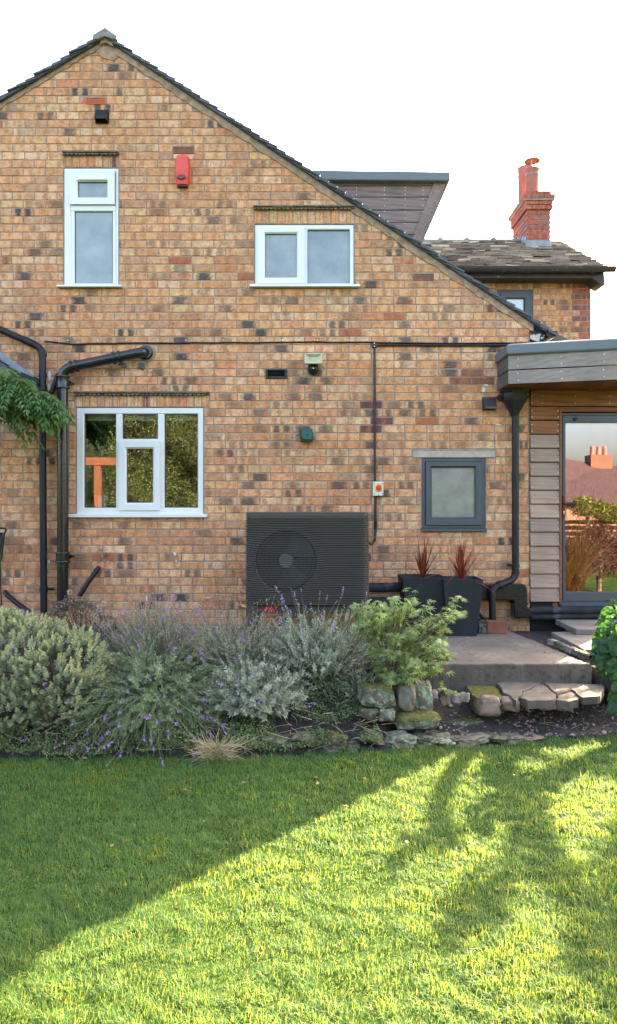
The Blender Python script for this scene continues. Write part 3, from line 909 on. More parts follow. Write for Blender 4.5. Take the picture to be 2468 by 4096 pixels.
# under-surface, hip end and the far slope
hx = hipx(YRg)
rt.add([(-.6, YE + .03, zE + .02), (xHip - .05, YE + .03, zE + .02), (hx - .05, YRg, zRg - .01), (-.6, YRg, zRg - .01)], [(0, 1, 2, 3)])
rt.add([(xHip - .02, YE, zE + .03), (xHip - .02, YRg * 2 - YE, zE + .03), (xHip - .03, YRg, zRg - .02)], [(0, 1, 2)])
rt.add([(-.6, YRg * 2 - YE, zE), (xHip - .02, YRg * 2 - YE, zE), (hx, YRg, zRg - .01), (-.6, YRg, zRg - .01)], [(0, 1, 2, 3)])
roof2 = rt.build('roof', m_tile, wing)
rg = MB(); x = .9
while x < hx - .45:
    rg.tube([(x, YRg, zRg - .01), (x + .42, YRg, zRg - .01)], .085, 10); rg.tube([(x + .40, YRg, zRg + .0), (x + .45, YRg, zRg + .0)], .105, 10); x += .45
rg.build('ridge_tile', m_ridge, roof2, smooth=40)
m_fascia = Mt('dark_stained_timber', (.030, .020, .024), .6, var=.4, vs=12, spots=(.16, .12, .08), spot_scale=9, spot_lo=.66)
MB().box(-.6, rp_(1455, 0, YE).x, YE + .02, YE + .05, zE - .10, zE + .03).build('fascia', m_fascia, wing)
MB().box(-.6, rp_(1440, 0, YE).x, YE + .052, YR, zE - .095, zE - .08).build('soffit', m_fascia, wing)
e0 = rp_(1430, 0, YE).x; e1 = rp_(1455, 0, YE).x
MB().xz([(p.x, p.z) for p in (rp_(1425, 668, YE), rp_(1454, 652, YE), rp_(1456, 686, YE), rp_(1451, 688, YE))], YE + .0, YE + .32).build('eaves_box_end', m_fascia, wing)
gx1 = rp_(1476, 0, YE).x
arc = [(YE - .06 + .06 * math.cos(a), zE + .03 + .075 * math.sin(a)) for a in np.linspace(math.pi, 2 * math.pi, 11)]
mb = MB(); mb.loft([[(x, a, b) for a, b in arc] for x in (-.6, gx1)])
for k in range(6):
    x = gx1 - .35 - k * .9
    mb.loft([[(xx, YE - .06 + (a - YE + .06) * 1.1, zE + .03 + (b - zE - .03) * 1.12 - .002) for a, b in arc] for xx in (x, x + .05)])
mb.build('gutter', m_fascia, wing, smooth=40)
# chimney
YC = 4.8
cp = lambda x, y: W(x, y, YC)
ch0, ch1 = cp(1268.5, 0).x, cp(1325, 0).x
cz0, cz1 = cp(0, 598).z, cp(0, 474).z
m_redbrick = brickmat(); m_redbrick.name = 'red_chimney_brick'
cb = Bricks()
CR = [(.40, .105, .075), (.36, .09, .07), (.26, .12, .11), (.42, .13, .09)]
dep = .87
core = MB()
lev = [(cz0 - .3, 0), (cz0 + .56, 0), (cz0 + .63, .025), (cz0 + .70, .05), (cz0 + .78, .02)]
core.box(ch0 + .008, ch1 - .008, YC + .008, YC + dep - .008, cz0 - .3, cp(0, 462).z)
chim = core.build('chimney', m_mortar, wing)
z = cz0 - .08; row = 0; top = cp(0, 460).z
tot = top - z
while z < top - .03:
    f = (z - (cz0 - .08)) / tot
    pj = 0 if f < .70 else .03 if f < .79 else .06 if f < .90 else .01
    xa, xb, ya, yb = ch0 - pj, ch1 + pj, YC - pj, YC + dep + pj
    x = xa - (BL / 2 if row % 2 else 0)
    while x < xb:
        a, b = max(x, xa), min(x + BL - .01, xb); x += BL
        if b - a > .03: cb.brick([(a, z), (b, z), (b, z + .069), (a, z + .069)], a, b, ya, random.choice([0, 0, .15]), random.choice(CR), back=.08)
    # left flank, bricks running back
    y = ya + .0 - (BL / 2 if row % 2 == 0 else 0)
    mbk = []
    while y < yb:
        a, b = max(y, ya + .004), min(y + BL - .01, yb); y += BL
        if b - a > .03:
            base = len(cb.v); col = random.choice(CR); col = [c * .9 for c in col]
            pts = [(xa, a, z), (xa, b, z), (xa, b, z + .069), (xa, a, z + .069), (xa + .08, a, z), (xa + .08, b, z), (xa + .08, b, z + .069), (xa + .08, a, z + .069)]
            cb.v += pts
            cb.f += [tuple(base + i for i in fz) for fz in ((3, 2, 1, 0), (0, 1, 5, 4), (2, 3, 7, 6), (1, 2, 6, 5), (0, 4, 7, 3))]
            for p in pts: cb.c.append((*col, 1)); cb.u.append(0); cb.s.append(.1); cb.t.append(0)
    z += .0795; row += 1
cb.build('brickwork', chim, m_redbrick)
MB().box(ch0 - .055, ch1 + .055, YC - .055, YC + dep + .05, top - .16, top - .135).build('stone_band', m_lintel, chim)
MB().box(ch0 + .012, ch1 - .03, YC + .02, YC + dep - .02, top - .02, top + .012).build('flaunching', m_vmortar, chim, bevel=.01)
fl = MB(); fl.box(ch0 - .012, ch1 + .012, YC - .014, YC + .02, cz0 - .12, cz0 + .13)
for k in range(6):
    y = YC + .02 + k * .14; zb_ = cz0 - .1 + k * .06
    fl.box(ch0 - .014 - .002 * (k % 2), ch0 + .01, y, y + .139, zb_, cz0 + .22 + k * .045 if k < 4 else cz0 + .36)
fl.build('lead_flashing', m_lead, chim)
m_pot = Mt('clay_chimney_pot', (.36, .105, .075), .75, var=.2, vs=6, bs=60, spots=(.30, .17, .13), spot_scale=12)
def pot(x, y, z0, z1, r, wide=True):
    H = z1 - z0; mb = MB()
    prof = [(0, .98), (.72, 1.0), (.75, 1.04), (.80, 1.04), (.84, 1.0), (.88, 1.02), (.94, 1.12 if wide else 1.05), (1.0, 1.16 if wide else 1.06)]
    mb.tube([(x, y, z0 + H * a) for a, b in prof], [r * b for a, b in prof], 20)
    return mb.build('chimney_pot', m_pot, chim, smooth=35)
p1 = cp(1289, 0); pz1 = cp(0, 396).z
pot(p1.x, YC + .19, top, pz1, .108)['label'] = 'front clay pot under a rusty cowl'
YP2 = YC + .62
pot(W(1264.5, 0, YP2).x, YP2, top, W(0, 404, YP2).z, .125, False)
cw = MB(); cz = cp(0, 374).z
cw.tube([(p1.x, YC + .19, cz - .015), (p1.x, YC + .19, cz + .0), (p1.x, YC + .19, cz + .04)], [.132, .13, .03], 24)
m_rust = Mt('rusty_steel', (.24, .15, .10), .7, .3, var=.4, vs=14, spots=(.35, .22, .08), spot_scale=18)
cowl = cw.build('chimney_cowl', m_rust, chim, smooth=40)
st_ = MB()
for a in (0, 2.1, 4.2):
    xx, yy = p1.x + .10 * math.cos(a - 2.0), YC + .19 + .11 * math.sin(a - 2.0)
    st_.box(xx - .008, xx + .008, yy - .003, yy + .003, pz1 - .10, cz - .002)
st_.tube([(p1.x, YC + .19, pz1 - .10), (p1.x, YC + .19, pz1 - .085)], .115, 20)
st_.build('cowl_strap', m_lead, chim)

# ------------------------------------------------------------------ timber clad extension
ext = thing('timber_extension', (2.75, 0, 0), 'flat roofed timber clad extension with glazed door at the right', 'extension')
m_clad = woodmat('larch_cladding', [(.28, .19, .145), (.36, .25, .185), (.30, .21, .16), (.38, .275, .205), (.265, .185, .145)], 0, .8, streak=.80)
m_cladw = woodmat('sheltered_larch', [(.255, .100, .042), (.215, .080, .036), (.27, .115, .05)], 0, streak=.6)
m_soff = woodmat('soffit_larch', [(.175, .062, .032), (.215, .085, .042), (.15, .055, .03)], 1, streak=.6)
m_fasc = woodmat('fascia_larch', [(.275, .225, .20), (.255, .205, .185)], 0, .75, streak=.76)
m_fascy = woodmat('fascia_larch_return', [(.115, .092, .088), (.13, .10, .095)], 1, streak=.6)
EX0, EX1, EY = 2.214, 3.30, -.005
pz = .1395; zt0 = 2.201
cl = MB(); clw = MB()
for k in range(14):
    z1 = zt0 - k * pz; z0 = z1 - pz + .010
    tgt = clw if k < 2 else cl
    x1 = 2.500 if k else 2.500
    tgt.loft([[(x, EY - .004, z1), (x, EY - .024, z0), (x, EY - .005, z0 - .002), (x, EY + .014, z1)] for x in (EX0, x1)])
o = cl.build('cladding', m_clad, ext)
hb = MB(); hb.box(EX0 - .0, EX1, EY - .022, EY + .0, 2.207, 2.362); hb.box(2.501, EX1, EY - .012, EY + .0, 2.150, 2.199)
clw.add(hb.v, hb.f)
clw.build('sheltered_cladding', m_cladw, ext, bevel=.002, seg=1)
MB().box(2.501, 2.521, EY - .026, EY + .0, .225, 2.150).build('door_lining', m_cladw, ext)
MB().box(EX0, EX1, EY + .016, EY + .05, 2.137, 2.60).box(2.523, EX1 - .021, EY + .016, EY + .05, -.3, .205).box(EX0, 2.522, EY + .016, EY + .05, -.3, 2.124).build('wall_panel', m_hole, ext)
MB().box(2.44, 2.49, EY - .004, EY + .014, .14, .245).build('batten', m_cladw, ext)
MB().box(EX1 - .02, EX1 + .02, EY + .0, 3.4, .0, 2.4).box(EX0 + .01, EX1 - .022, EY + .06, 3.4, -.02, .20).build('side_wall', m_clad, ext)
sw = MB()
for k in range(14):
    z = zt0 - k * pz - pz * .3
    for zz in (z, z - pz * .45):
        for x in (2.227, 2.486):
            sw.box(x - .004, x + .004, EY - .026, EY - .008, zz - .004, zz + .004)
for x in (2.227, 2.33, 2.66, 3.0):
    for zz in (2.235, 2.305): sw.box(x - .004, x + .004, EY - .024, EY - .018, zz - .004, zz + .004)
sw.build('board_screws', m_screw, ext)
# door
dr = (2.522, EX1 - .03, .225, 2.135)
door = MB().ring(dr, (2.541, dr[1] - .02, .27, 2.115), EY - .004, EY + .06, .004).build('glass_door', m_grey, ext, bevel=.002)
MB().ring((2.5405, dr[1] - .0205, .262, 2.112), (2.5665, dr[1] - .05, .352, 2.042), EY - .012, EY + .05, .008).build('door_frame', m_grey, door, bevel=.002)
MB().box(2.5645, dr[1] - .048, EY + .010, EY + .022, .35, 2.044).build('pane', glassmat('door_glass', .25, (.62, .58, .55), gcol=(.90, .88, 1.0)), door)
MB().box(2.567, dr[1] - .05, EY + .006, EY + .0095, 2.030, 2.0415).build('glazing_strip', m_upvc, door)
MB().loft([[(x, EY + .0, .262), (x, EY - .045, .232), (x, EY - .045, .210), (x, EY + .0, .206)] for x in (2.512, EX1)]).build('sill', m_grey, door, bevel=.003)
hz = lambda y: CAMZ - (1600 + y / 2.737 - 2020) / 400
hd = MB(); hd.box(2.528, 2.556, EY - .026, EY - .0125, hz(1285), hz(1045)); hd.tube([(2.541, EY - .02, hz(1133)), (2.541, EY - .055, hz(1133)), (2.56, EY - .065, hz(1133)), (2.645, EY - .062, hz(1133) + .002)], [.012, .012, .011, .008], 10)
hnd = hd.build('handle', m_blackgl, door, bevel=.004)
mb = MB().tube([(2.543, EY - .0265, hz(1222)), (2.543, EY - .032, hz(1222))], .009, 14); mb.box(2.539, 2.547, EY - .031, EY - .026, hz(1250), hz(1226)); mb.build('lock_cylinder', Mt('steel', (.5, .5, .48), .3, .9), hnd)
MB().tube([(2.66, EY - .012, hz(210)), (2.66, EY - .04, hz(210))], .016, 12).build('door_stop', m_blackpl, door)
# flat roof: angled fascia of two boards, rolled grey edge, boarded soffit
A0, A1, A2 = Vector((1.886, -.012, 0)), Vector((1.890, -.430, 0)), Vector((2.87, -.703, 0)); A3 = Vector((3.34, -.05, 0))
def along(mb, a, b, z0, z1, out0, out1):
    d = (b - a).normalized(); n = Vector((d.y, -d.x, 0))
    p = [a + n * out0, b + n * out0, b + n * out1, a + n * out1]
    return mb.xy([(q.x, q.y) for q in p], z0, z1)
f1 = MB(); f2 = MB()
ex = (A2 - A1).normalized() * .002
for z0, z1 in ((2.362, 2.486), (2.497, 2.630)):
    along(f1, A1 - ex * 3, A2, z0, z1, -.018, .002)
    along(f2, A0, A1 - Vector((0, -.018, 0)), z0, z1, -.018, .002); along(f2, A2 + (A3 - A2).normalized() * .02, A3, z0, z1, -.018, .002)
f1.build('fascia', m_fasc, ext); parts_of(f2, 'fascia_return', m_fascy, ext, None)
rf = MB()
def offs(o): 
    return [(A0.x - o, A0.y), (A1.x - o, A1.y - o * 1.05), (A2.x + o * .6, A2.y - o), (A3.x + o, A3.y), (EX1 + .06 + o, 3.4), (A0.x + .4, 3.4), (2.23, .02), (2.2, -.012)]
lo, mid1, top1, top2 = offs(.012), offs(.026), offs(.024), offs(-.01)
rf.loft([[(x, y, 2.628) for x, y in lo], [(x, y, 2.640) for x, y in mid1], [(x, y, 2.722) for x, y in top1], [(x, y, 2.742) for x, y in top2]])
rf.build('roof', m_trim, ext, bevel=.008)
# small lead apron where the roof edge meets the brickwork
q = [W(1218, 832), W(1243, 832), W(1243, 846), W(1232, 850)]
MB().xz([(p.x - .02, p.z) for p in q], -.014, -.004).build('lead_apron', m_trim, ext)
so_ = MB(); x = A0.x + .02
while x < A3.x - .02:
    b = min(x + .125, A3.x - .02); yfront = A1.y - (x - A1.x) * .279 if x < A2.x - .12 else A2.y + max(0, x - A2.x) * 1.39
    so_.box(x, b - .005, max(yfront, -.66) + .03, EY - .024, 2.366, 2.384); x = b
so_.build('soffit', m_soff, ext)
sp = MB()
d = (A2 - A1)
for t in (.08, .46, .82):
    for z in (2.39, 2.455, 2.53, 2.595):
        c = A1 + d * (t + random.uniform(-.005, .005)); sp.obox((c.x, c.y - .004, z), (.009, .006, .009))
sp.build('fascia_screws', m_screw, ext)
# inside the extension: floor, back wall
m_floor = woodmat('oak_floor', [(.36, .22, .10), (.40, .25, .12)], 1)
m_plaster = Mt('plaster', (.20, .16, .13), .9, var=.1)
MB().box(EX0 + .01, EX1 - .03, EY + .08, 3.35, .20, .262).build('floor', m_floor, ext)
MB().add([(EX0 + .02, 3.3, .26), (EX1 - .03, 3.3, .26), (EX1 - .03, 3.3, 2.36), (EX0 + .02, 3.3, 2.36)], [(0, 1, 2, 3)]).add([(EX0 + .02, .06, .26), (EX0 + .02, 3.3, .26), (EX0 + .02, 3.3, 2.36), (EX0 + .02, .06, 2.36)], [(0, 1, 2, 3)]).build('room_interior', m_plaster, ext)
# things standing inside the door
FZ = .262
m_cream = Mt('cream_paint', (.42, .34, .20), .6, var=.15)
cab = MB().box(2.30, 2.72, .42, .78, FZ + .04, FZ + .62).box(2.28, 2.74, .40, .80, FZ + .62, FZ + .65)
for x in (2.32, 2.68): cab.box(x, x + .03, .45, .48, FZ, FZ + .04)
for k in range(3): cab.box(2.33, 2.69, .412, .42, FZ + .08 + k * .18, FZ + .23 + k * .18)
tag(cab.build('cabinet', m_cream, loc=(2.5, .6, FZ)), 'cream painted low cabinet inside the door', 'cabinet')
mg = MB(); mg.tube([(2.64, .52, FZ + .65), (2.64, .52, FZ + .66), (2.64, .52, FZ + .80), (2.64, .52, FZ + .81)], [.055, .062, .072, .066], 18)
mg.tube([(2.71, .52, FZ + .77), (2.735, .52, FZ + .76), (2.735, .52, FZ + .71), (2.70, .52, FZ + .69)], .008, 8)
tag(mg.build('mug', Mt('teal_glaze', (.07, .17, .17), .3), loc=(2.64, .52, FZ + .65), smooth=40), 'teal pottery mug on the cream cabinet', 'mug')
tp = thing('tripod', (2.80, .42, FZ), 'black tripod standing inside the glazed door', 'tripod')
top = Vector((2.80, .42, FZ + 1.0))
for a in (.3, 2.4, 4.5):
    f = Vector((2.80 + .15 * math.cos(a), .42 + .15 * math.sin(a), FZ + .015))
    m_ = top.lerp(f, .55)
    lg = MB().tube([top, m_], .016, 8).tube([m_, f], .009, 8).tube([m_ + Vector((0, 0, .03)), m_ - Vector((0, 0, .03))], .022, 8).build('leg', m_blackpl, tp)
    MB().tube([f + Vector((0, 0, -.015)), f + Vector((0, 0, .02))], [.016, .011], 8).build('foot', m_blackpl, lg)
MB().box(2.74, 2.86, .36, .48, FZ + 1.0, FZ + 1.05).tube([(2.80, .42, FZ + 1.04), (2.80, .42, FZ + 1.2)], .03, 10).build('head', m_blackpl, tp)
m_wick = Mt('pale_wicker', (.40, .36, .32), .8, var=.3, vs=60)
bs_ = MB()
for k in range(9):
    z = FZ + .01 + k * .022; w_ = .13 + .004 * k
    bs_.ring((3.04 - w_, 3.04 + w_, .2, .2), (3.04 - w_ + .01, 3.04 + w_ - .01, .2, .2), .2, .2) if False else bs_.tube([(3.04 + w_ * math.cos(a) * 1.1, .35 + w_ * .8 * math.sin(a), z) for a in np.linspace(0, 2 * math.pi, 25)], .011, 6)
bs_.xy([(3.04 + .12 * math.cos(a), .35 + .10 * math.sin(a)) for a in np.linspace(0, 2 * math.pi, 16)[:-1]], FZ + .002, FZ + .02)
tag(bs_.build('basket', m_wick, loc=(3.04, .35, FZ)), 'pale woven basket on the floor inside the door', 'basket')
bl = MB()
for k in range(6):
    y = .30 + k * .022; 
    bl.tube([(2.92 - .03 * k, y, FZ + .20), (3.0, y, FZ + .26 + .03 * k), (3.10, y + .01, FZ + .33 + .02 * k), (3.2, y + .02, FZ + .36 + .03 * k)], [.02, .035, .035, .02], 8)
tag(bl.build('blanket', Mt('pink_blanket', (.46, .33, .30), .9, var=.2, vs=20), loc=(3.04, .35, FZ + .2), smooth=60), 'pale pink blanket folded over the basket', 'blanket')

# ------------------------------------------------------------------ fittings on the brickwork
def cowl_vent(x0, x1, y0, y1, label, mat, skew=.1):
    a, b, z0, z1 = rect(x0, x1, y0, y1)
    t = thing('vent_cowl', ((a + b) / 2, 0, z0), label, 'vent cowl')
    MB().ring((a, b, z0, z1), (a + .012, b - .012, z0 + .012, z1 - .012), -.012, -.001).build('flange', mat, t, bevel=.002)
    d = .09
    ca, cb_ = a + .008, b - .008
    mb = MB()
    mb.add([(ca, -.012, z1 - .01), (cb_, -.012, z1 - .01), (cb_, -.035, z1 - .010), (ca, -.035, z1 - .010), (ca + .004, -d, z0 + .030), (cb_ - .004, -d, z0 + .030), (cb_ - .004, -d, z0 + .008), (ca + .004, -d, z0 + .008), (ca, -.012, z0 + .008), (cb_, -.012, z0 + .008)],
           [(0, 1, 2, 3), (3, 2, 5, 4), (4, 5, 6, 7), (0, 3, 4, 7, 8), (1, 9, 6, 5, 2)])
    mb.build('hood', mat, t, bevel=.003)
    MB().box(a + .012, b - .012, -.0125, -.010, z0 + .012, z1 - .012).build('vent_void', m_hole, t)
m_brown = Mt('dark_brown_plastic', (.040, .024, .026), .35, var=.15)
cowl_vent(230, 263, 266, 298, 'black square vent cowl below the bright orange air brick', m_blackpl)
cowl_vent(1160, 1193.5, 956, 988, 'dark brown square vent cowl left of the hopper head', m_brown)

# alarm box: bowed sides, strobe lens near the foot
m_red = Mt('red_abs', (.66, .058, .036), .45, var=.04, bs=200, bstr=.06)
t = thing('alarm_box', (WX(440), 0, WZ(451)), 'red bell alarm box with oval strobe lens beneath an air brick', 'alarm box')
ac, az0, az1 = WX(440.5), WZ(449), WZ(380)
loops = []
for i in range(15):
    f = i / 14; z = az0 + (az1 - az0) * f
    hw = .058 + .014 * math.sin(math.pi * min(1, f * 1.02)) 
    dpt = .060 + .022 * math.sin(math.pi * f)
    loops.append([(ac - hw, -.004, z), (ac - hw, -dpt * .55, z), (ac - hw + .010, -dpt * .92, z), (ac - hw * .5, -dpt, z), (ac + hw * .5, -dpt, z), (ac + hw - .010, -dpt * .92, z), (ac + hw, -dpt * .55, z), (ac + hw, -.004, z)])
ab = MB().loft(loops).build('casing', m_red, t, smooth=35)
lens = MB(); z = az0 + .062
ys = -.0815
lens.loft([[(ac - .004 + .046 * s_ * math.cos(a), y, z + .023 * s_ * math.sin(a)) for a in np.linspace(0, 2 * math.pi, 25)[:-1]] for s_, y in ((1, -.068), (1, ys), (.86, ys - .003), (.3, ys - .004))])
lens.build('strobe_lens', Mt('dark_red_lens', (.11, .012, .018), .25), t, smooth=35)
MB().box(ac - .052, ac + .052, -.05, -.004, az0 - .016, az0 - .001).build('backplate', Mt('alarm_base', (.05, .012, .010), .6), t)

# floodlight with sensor
m_crm = Mt('cream_enamel', (.47, .45, .29), .45, var=.06)
t = thing('floodlight', (WX(753), 0, WZ(890)), 'cream rectangular floodlight above a round black motion sensor', 'floodlight')
a, b, z0, z1 = rect(733, 774.5, 857, 881)
YL = -.14
h = MB().ring((a, b, z0, z1), (a + .010, b - .010, z0 + .010, z1 - .010), YL, YL + .05)
i1 = (a + .010, b - .010, z0 + .010, z1 - .010); i2 = (a + .052, b - .052, z0 + .030, z1 - .030)
c4 = lambda r, y: [(r[0], y, r[2]), (r[1], y, r[2]), (r[1], y, r[3]), (r[0], y, r[3])]
h.add(c4(i1, YL + .004) + c4(i2, YL + .030), [(0, 1, 5, 4), (1, 2, 6, 5), (2, 3, 7, 6), (3, 0, 4, 7), (4, 5, 6, 7)])
h.loft([c4((a, b, z0, z1), YL + .05), c4((a + .02, b - .02, z0 + .012, z1 - .012), YL + .10)])
hd_ = h.build('lamp_head', m_crm, t, bevel=.002)
MB().add(c4(i2, YL + .028), [(0, 1, 2, 3)]).build('led_panel', Mt('led_panel', (.42, .41, .36), .4), hd_)
sx, szz = WX(754), WZ(890)
MB().box(sx - .05, sx + .05, -.045, -.002, szz + .0, szz + .045).tube([(sx, -.045, szz + .03), (sx, YL + .07, szz + .055)], .014, 8).tube([(sx, -.002, szz), (sx, -.05, szz)], .054, 24).build('base', m_blackpl, t, bevel=.004)
MB().tube([(sx, -.050, szz), (sx, -.075, szz), (sx, -.09, szz), (sx, -.098, szz)], [.048, .044, .03, .006], 24).build('motion_sensor', m_blackpl, t, smooth=50)
MB().tube([(sx, -.098, szz - .002), (sx, -.104, szz - .002)], .006, 10).build('sensor_button', m_screw, t)

# green housing
m_grn = Mt('dark_green_plastic', (.010, .058, .050), .42, var=.15, bs=120, bstr=.1)
t = thing('outdoor_socket_box', (WX(739), 0, WZ(1066)), 'dark green faceted plastic housing fixed mid wall above the heat pump', 'plastic housing')
gx, gz = WX(739), WZ(1049)
def gp_(px, py): return (WX(720 + (px - 570) / 3.80), WZ(1030 + (py - 832) / 3.80 * 1.0))
outl = [gp_(*p) for p in ((572, 862), (590, 846), (632, 834), (672, 838), (690, 856), (704, 905), (706, 940), (692, 966), (640, 966), (598, 958), (578, 934), (572, 900))]
cx_, cz_ = sum(p[0] for p in outl) / 12, sum(p[1] for p in outl) / 12
sc_ = lambda k, y: [(cx_ + (p[0] - cx_) * k, y, cz_ + (p[1] - cz_) * k) for p in outl]
gb = MB().loft([sc_(.86, -.01), sc_(1, -.03), sc_(1, -.075), sc_(.90, -.095), sc_(.68, -.115)]).build('casing', m_grn, t, smooth=25, bevel=.002)
rb = MB(); p = gp_(600, 880), gp_(648, 903), gp_(690, 880); q2 = gp_(648, 903), gp_(662, 960)
rb.tube([(p[0][0], -.094, p[0][1]), (p[1][0], -.118, p[1][1]), (p[2][0], -.10, p[2][1])], .0045, 6); rb.tube([(q2[0][0], -.118, q2[0][1]), (q2[1][0], -.102, q2[1][1])], .0045, 6)
rb.build('seam_rib', m_grn, t)
MB().box(WX(719.5), WX(723), -.03, -.002, WZ(1062), WZ(1048)).build('bracket', m_lead, t)

# cable and conduit
pts = [(108, 822), (122, 823), (150, 826), (176, 829), (200, 828), (236, 827), (270, 827.5), (300, 826), (340, 825.5), (380, 826), (430, 826.5), (470, 825), (520, 825.5), (560, 824.5), (610, 825.5), (650, 824.5), (720, 824), (760, 823), (800, 824.5), (850, 824), (884, 824), (930, 825.5), (990, 826), (1040, 826.5), (1090, 827), (1140, 826.5), (1190, 826), (1240, 826), (1290, 824), (1306, 822)]
t = thing('cable', (WX(620), 0, WZ(825)), 'thin black cable clipped in a wavy line across the whole wall', 'cable')
MB().tube([(WX(x), -.009, WZ(y)) for x, y in pts], .0075, 8).build('sheath', m_blackpl, t, smooth=60)
cm = MB()
for x in (164, 236, 305, 380, 448, 538, 611, 680, 719, 764, 839, 903 - 20, 935, 1009, 1088, 1150, 1210, 1253):
    cm.tube([(WX(x), -.002, WZ(824) + .018), (WX(x), -.016, WZ(824) + .018)], .006, 8)
parts_of(cm, 'clip', m_screw, t, None)
t = thing('conduit', (WX(901), 0, WZ(1160)), 'black conduit from a round junction box down to the isolator switch', 'conduit')
jx, jz = WX(901), WZ(832)
MB().tube([(jx, -.018, jz), (jx + .03, -.016, WZ(831.5)), (WX(1150), -.016, WZ(832)), (WX(1232), -.016, WZ(831))], .011, 10).tube([(jx, -.016, jz), (WX(902), -.016, WZ(1161))], .011, 10).build('tube', m_conduit, t, smooth=60)
MB().tube([(jx, -.002, jz), (jx, -.03, jz), (jx, -.036, jz)], [.029, .029, .022], 20).build('junction_box', m_conduit, t, smooth=40)
mb = MB()
for dz in (.015, -.015): mb.tube([(jx - .004, -.037, jz + dz), (jx - .004, -.039, jz + dz)], .005, 8)
mb.build('cover_screw', m_screw, t)
mb = MB()
for y in (880, 960, 1040, 1110): mb.box(WX(901.5) - .016, WX(901.5) + .016, -.020, -.002, WZ(y) - .007, WZ(y) + .007)
parts_of(mb, 'saddle', m_conduit, t, None)
t = thing('conduit', (WX(903), 0, WZ(1200)), 'short black conduit curving from the isolator switch into the heat pump', 'conduit')
HPX0, HPX1, HPY0, HPY1 = -.557, .537, -.82, -.37
pth = [(WX(903), -.016, WZ(1190)), (WX(903.5), -.016, WZ(1262)), (WX(903), -.018, WZ(1290)), (WX(901), -.03, WZ(1301)), (WX(895), -.10, WZ(1306)), (.60, -.30, WZ(1307)), (HPX1 - .02, -.55, .92)]
MB().tube(pth, .012, 10).build('tube', m_conduit, t, smooth=60)
MB().tube([(WX(903.4), -.016, WZ(1255)), (WX(903.5), -.016, WZ(1272))], .015, 10).build('coupler', m_conduit, t)
# isolator switch
m_swg = Mt('pale_grey_abs', (.58, .59, .57), .45, var=.03)
m_yel = Mt('yellow_plate', (.72, .50, .02), .5, var=.05)
m_rk = Mt('red_knob', (.72, .02, .015), .4, var=.05)
u = lambda px, py: ((1460 + px / 14.85 - 1234) / 400, CAMZ - (1880 + py / 14.85 - 2020) / 400)
t = thing('isolator_switch', (*u(750, 1540)[:1], 0, u(0, 1540)[1]), 'pale grey isolator switch with red knob on a yellow plate', 'switch')
(a, z1), (b, z0) = u(450, 700), u(1058, 1535)
MB().box(a, b, -.055, -.002, z0, z1).build('housing', m_swg, t, bevel=.005)
mb = MB()
for p in ((520, 800), (1008, 800), (525, 1415), (1010, 1410)):
    q = u(*p); mb.tube([(q[0], -.054, q[1]), (q[0], -.0565, q[1])], .0052, 10)
q = u(770, 1490); mb.tube([(q[0], -.054, q[1]), (q[0], -.0566, q[1])], .0055, 10)
mb.build('cover_screw', m_hole, t)
(a, z1), (b, z0) = u(585, 812), u(968, 1280)
MB().box(a, b, -.064, -.0552, z0, z1).build('yellow_plate', m_yel, t, bevel=.0015)
q = u(790, 1068)
kn = MB().tube([(q[0], -.0642, q[1]), (q[0], -.072, q[1])], .0295, 28).ring((0, 0, 0, 0), (0, 0, 0, 0), 0, 0) if False else MB().tube([(q[0], -.0642, q[1]), (q[0], -.072, q[1]), (q[0], -.0735, q[1])], [.0295, .0295, .027], 28)
kn = kn.build('knob', m_rk, t, smooth=40)
MB().box(q[0] - .005, q[0] + .005, -.086, -.0737, q[1] - .027, q[1] + .027).build('knob_grip', m_rk, kn, bevel=.001)
mk = MB()
for px, py, ww in ((745, 828, .0028), (795, 830, .0024)):
    g_ = u(px, py); mk.box(g_[0] - ww, g_[0] + ww, -.0648, -.0642, g_[1] - .0032, g_[1] + .0032)
mk.build('position_marks', m_hole, t)
g_ = u(910, 1065); MB().box(g_[0] - .004, g_[0] + .004, -.0742, -.0736, g_[1] - .003, g_[1] + .003).build('pointer_mark', m_yel, kn)

# soil pipe with swept branch
def arc_pts(a, c, b, n=6):
    """quadratic bend from a to b with corner c"""
    a, b, c = Vector(a), Vector(b), Vector(c)
    return [a * (1 - t) ** 2 + c * 2 * t * (1 - t) + b * t * t for t in np.linspace(0, 1, n)]
YP = -.105
t = thing('soil_pipe', (WX(152), YP, bedz(WX(152), YP)), 'thick glossy black soil pipe with a swept branch to the wall', 'soil pipe')
P = lambda x, y, yy=YP: (WX(x, yy), yy, WZ(y, yy))
rS = .0545
mb = MB().tube([P(151, 1470), P(151.5, 1150), P(150, 908)], rS, 24)
mb.build('stack', m_blackgl, t, smooth=50)
bp = arc_pts(P(150, 909), P(150, 890), P(176, 882), 9)
bp += [Vector(P(326, 851))] 
b2 = arc_pts(P(326, 851), P(346, 846), (WX(351), -.02, WZ(850)), 8)
MB().tube(bp + b2[1:] , .049, 24).build('branch', m_blackgl, t, smooth=50)
cl_ = MB()
def collar(mb, c, d, r, ln=.02):
    c, d = Vector(c), Vector(d).normalized()
    mb.tube([c - d * ln, c - d * ln * .6, c + d * ln * .6, c + d * ln], [r * .97, r, r, r * .97], 24)
dbr = Vector(P(326, 851)) - Vector(P(176, 882))
for x, y in ((172, 883.5), (184, 881)): collar(cl_, P(x, y), dbr, .062, .012)
for x, y in ((274, 862), (288, 859)): collar(cl_, P(x, y), dbr, .062, .012)
cl_.tube([P(150, 935), P(150, 931), P(150, 911), P(150, 907)], [.066, .062, .062, .066], 24)
for y in (907, 934, 1331, 1352): collar(cl_, P(151, y), (0, 0, 1), .071, .008)
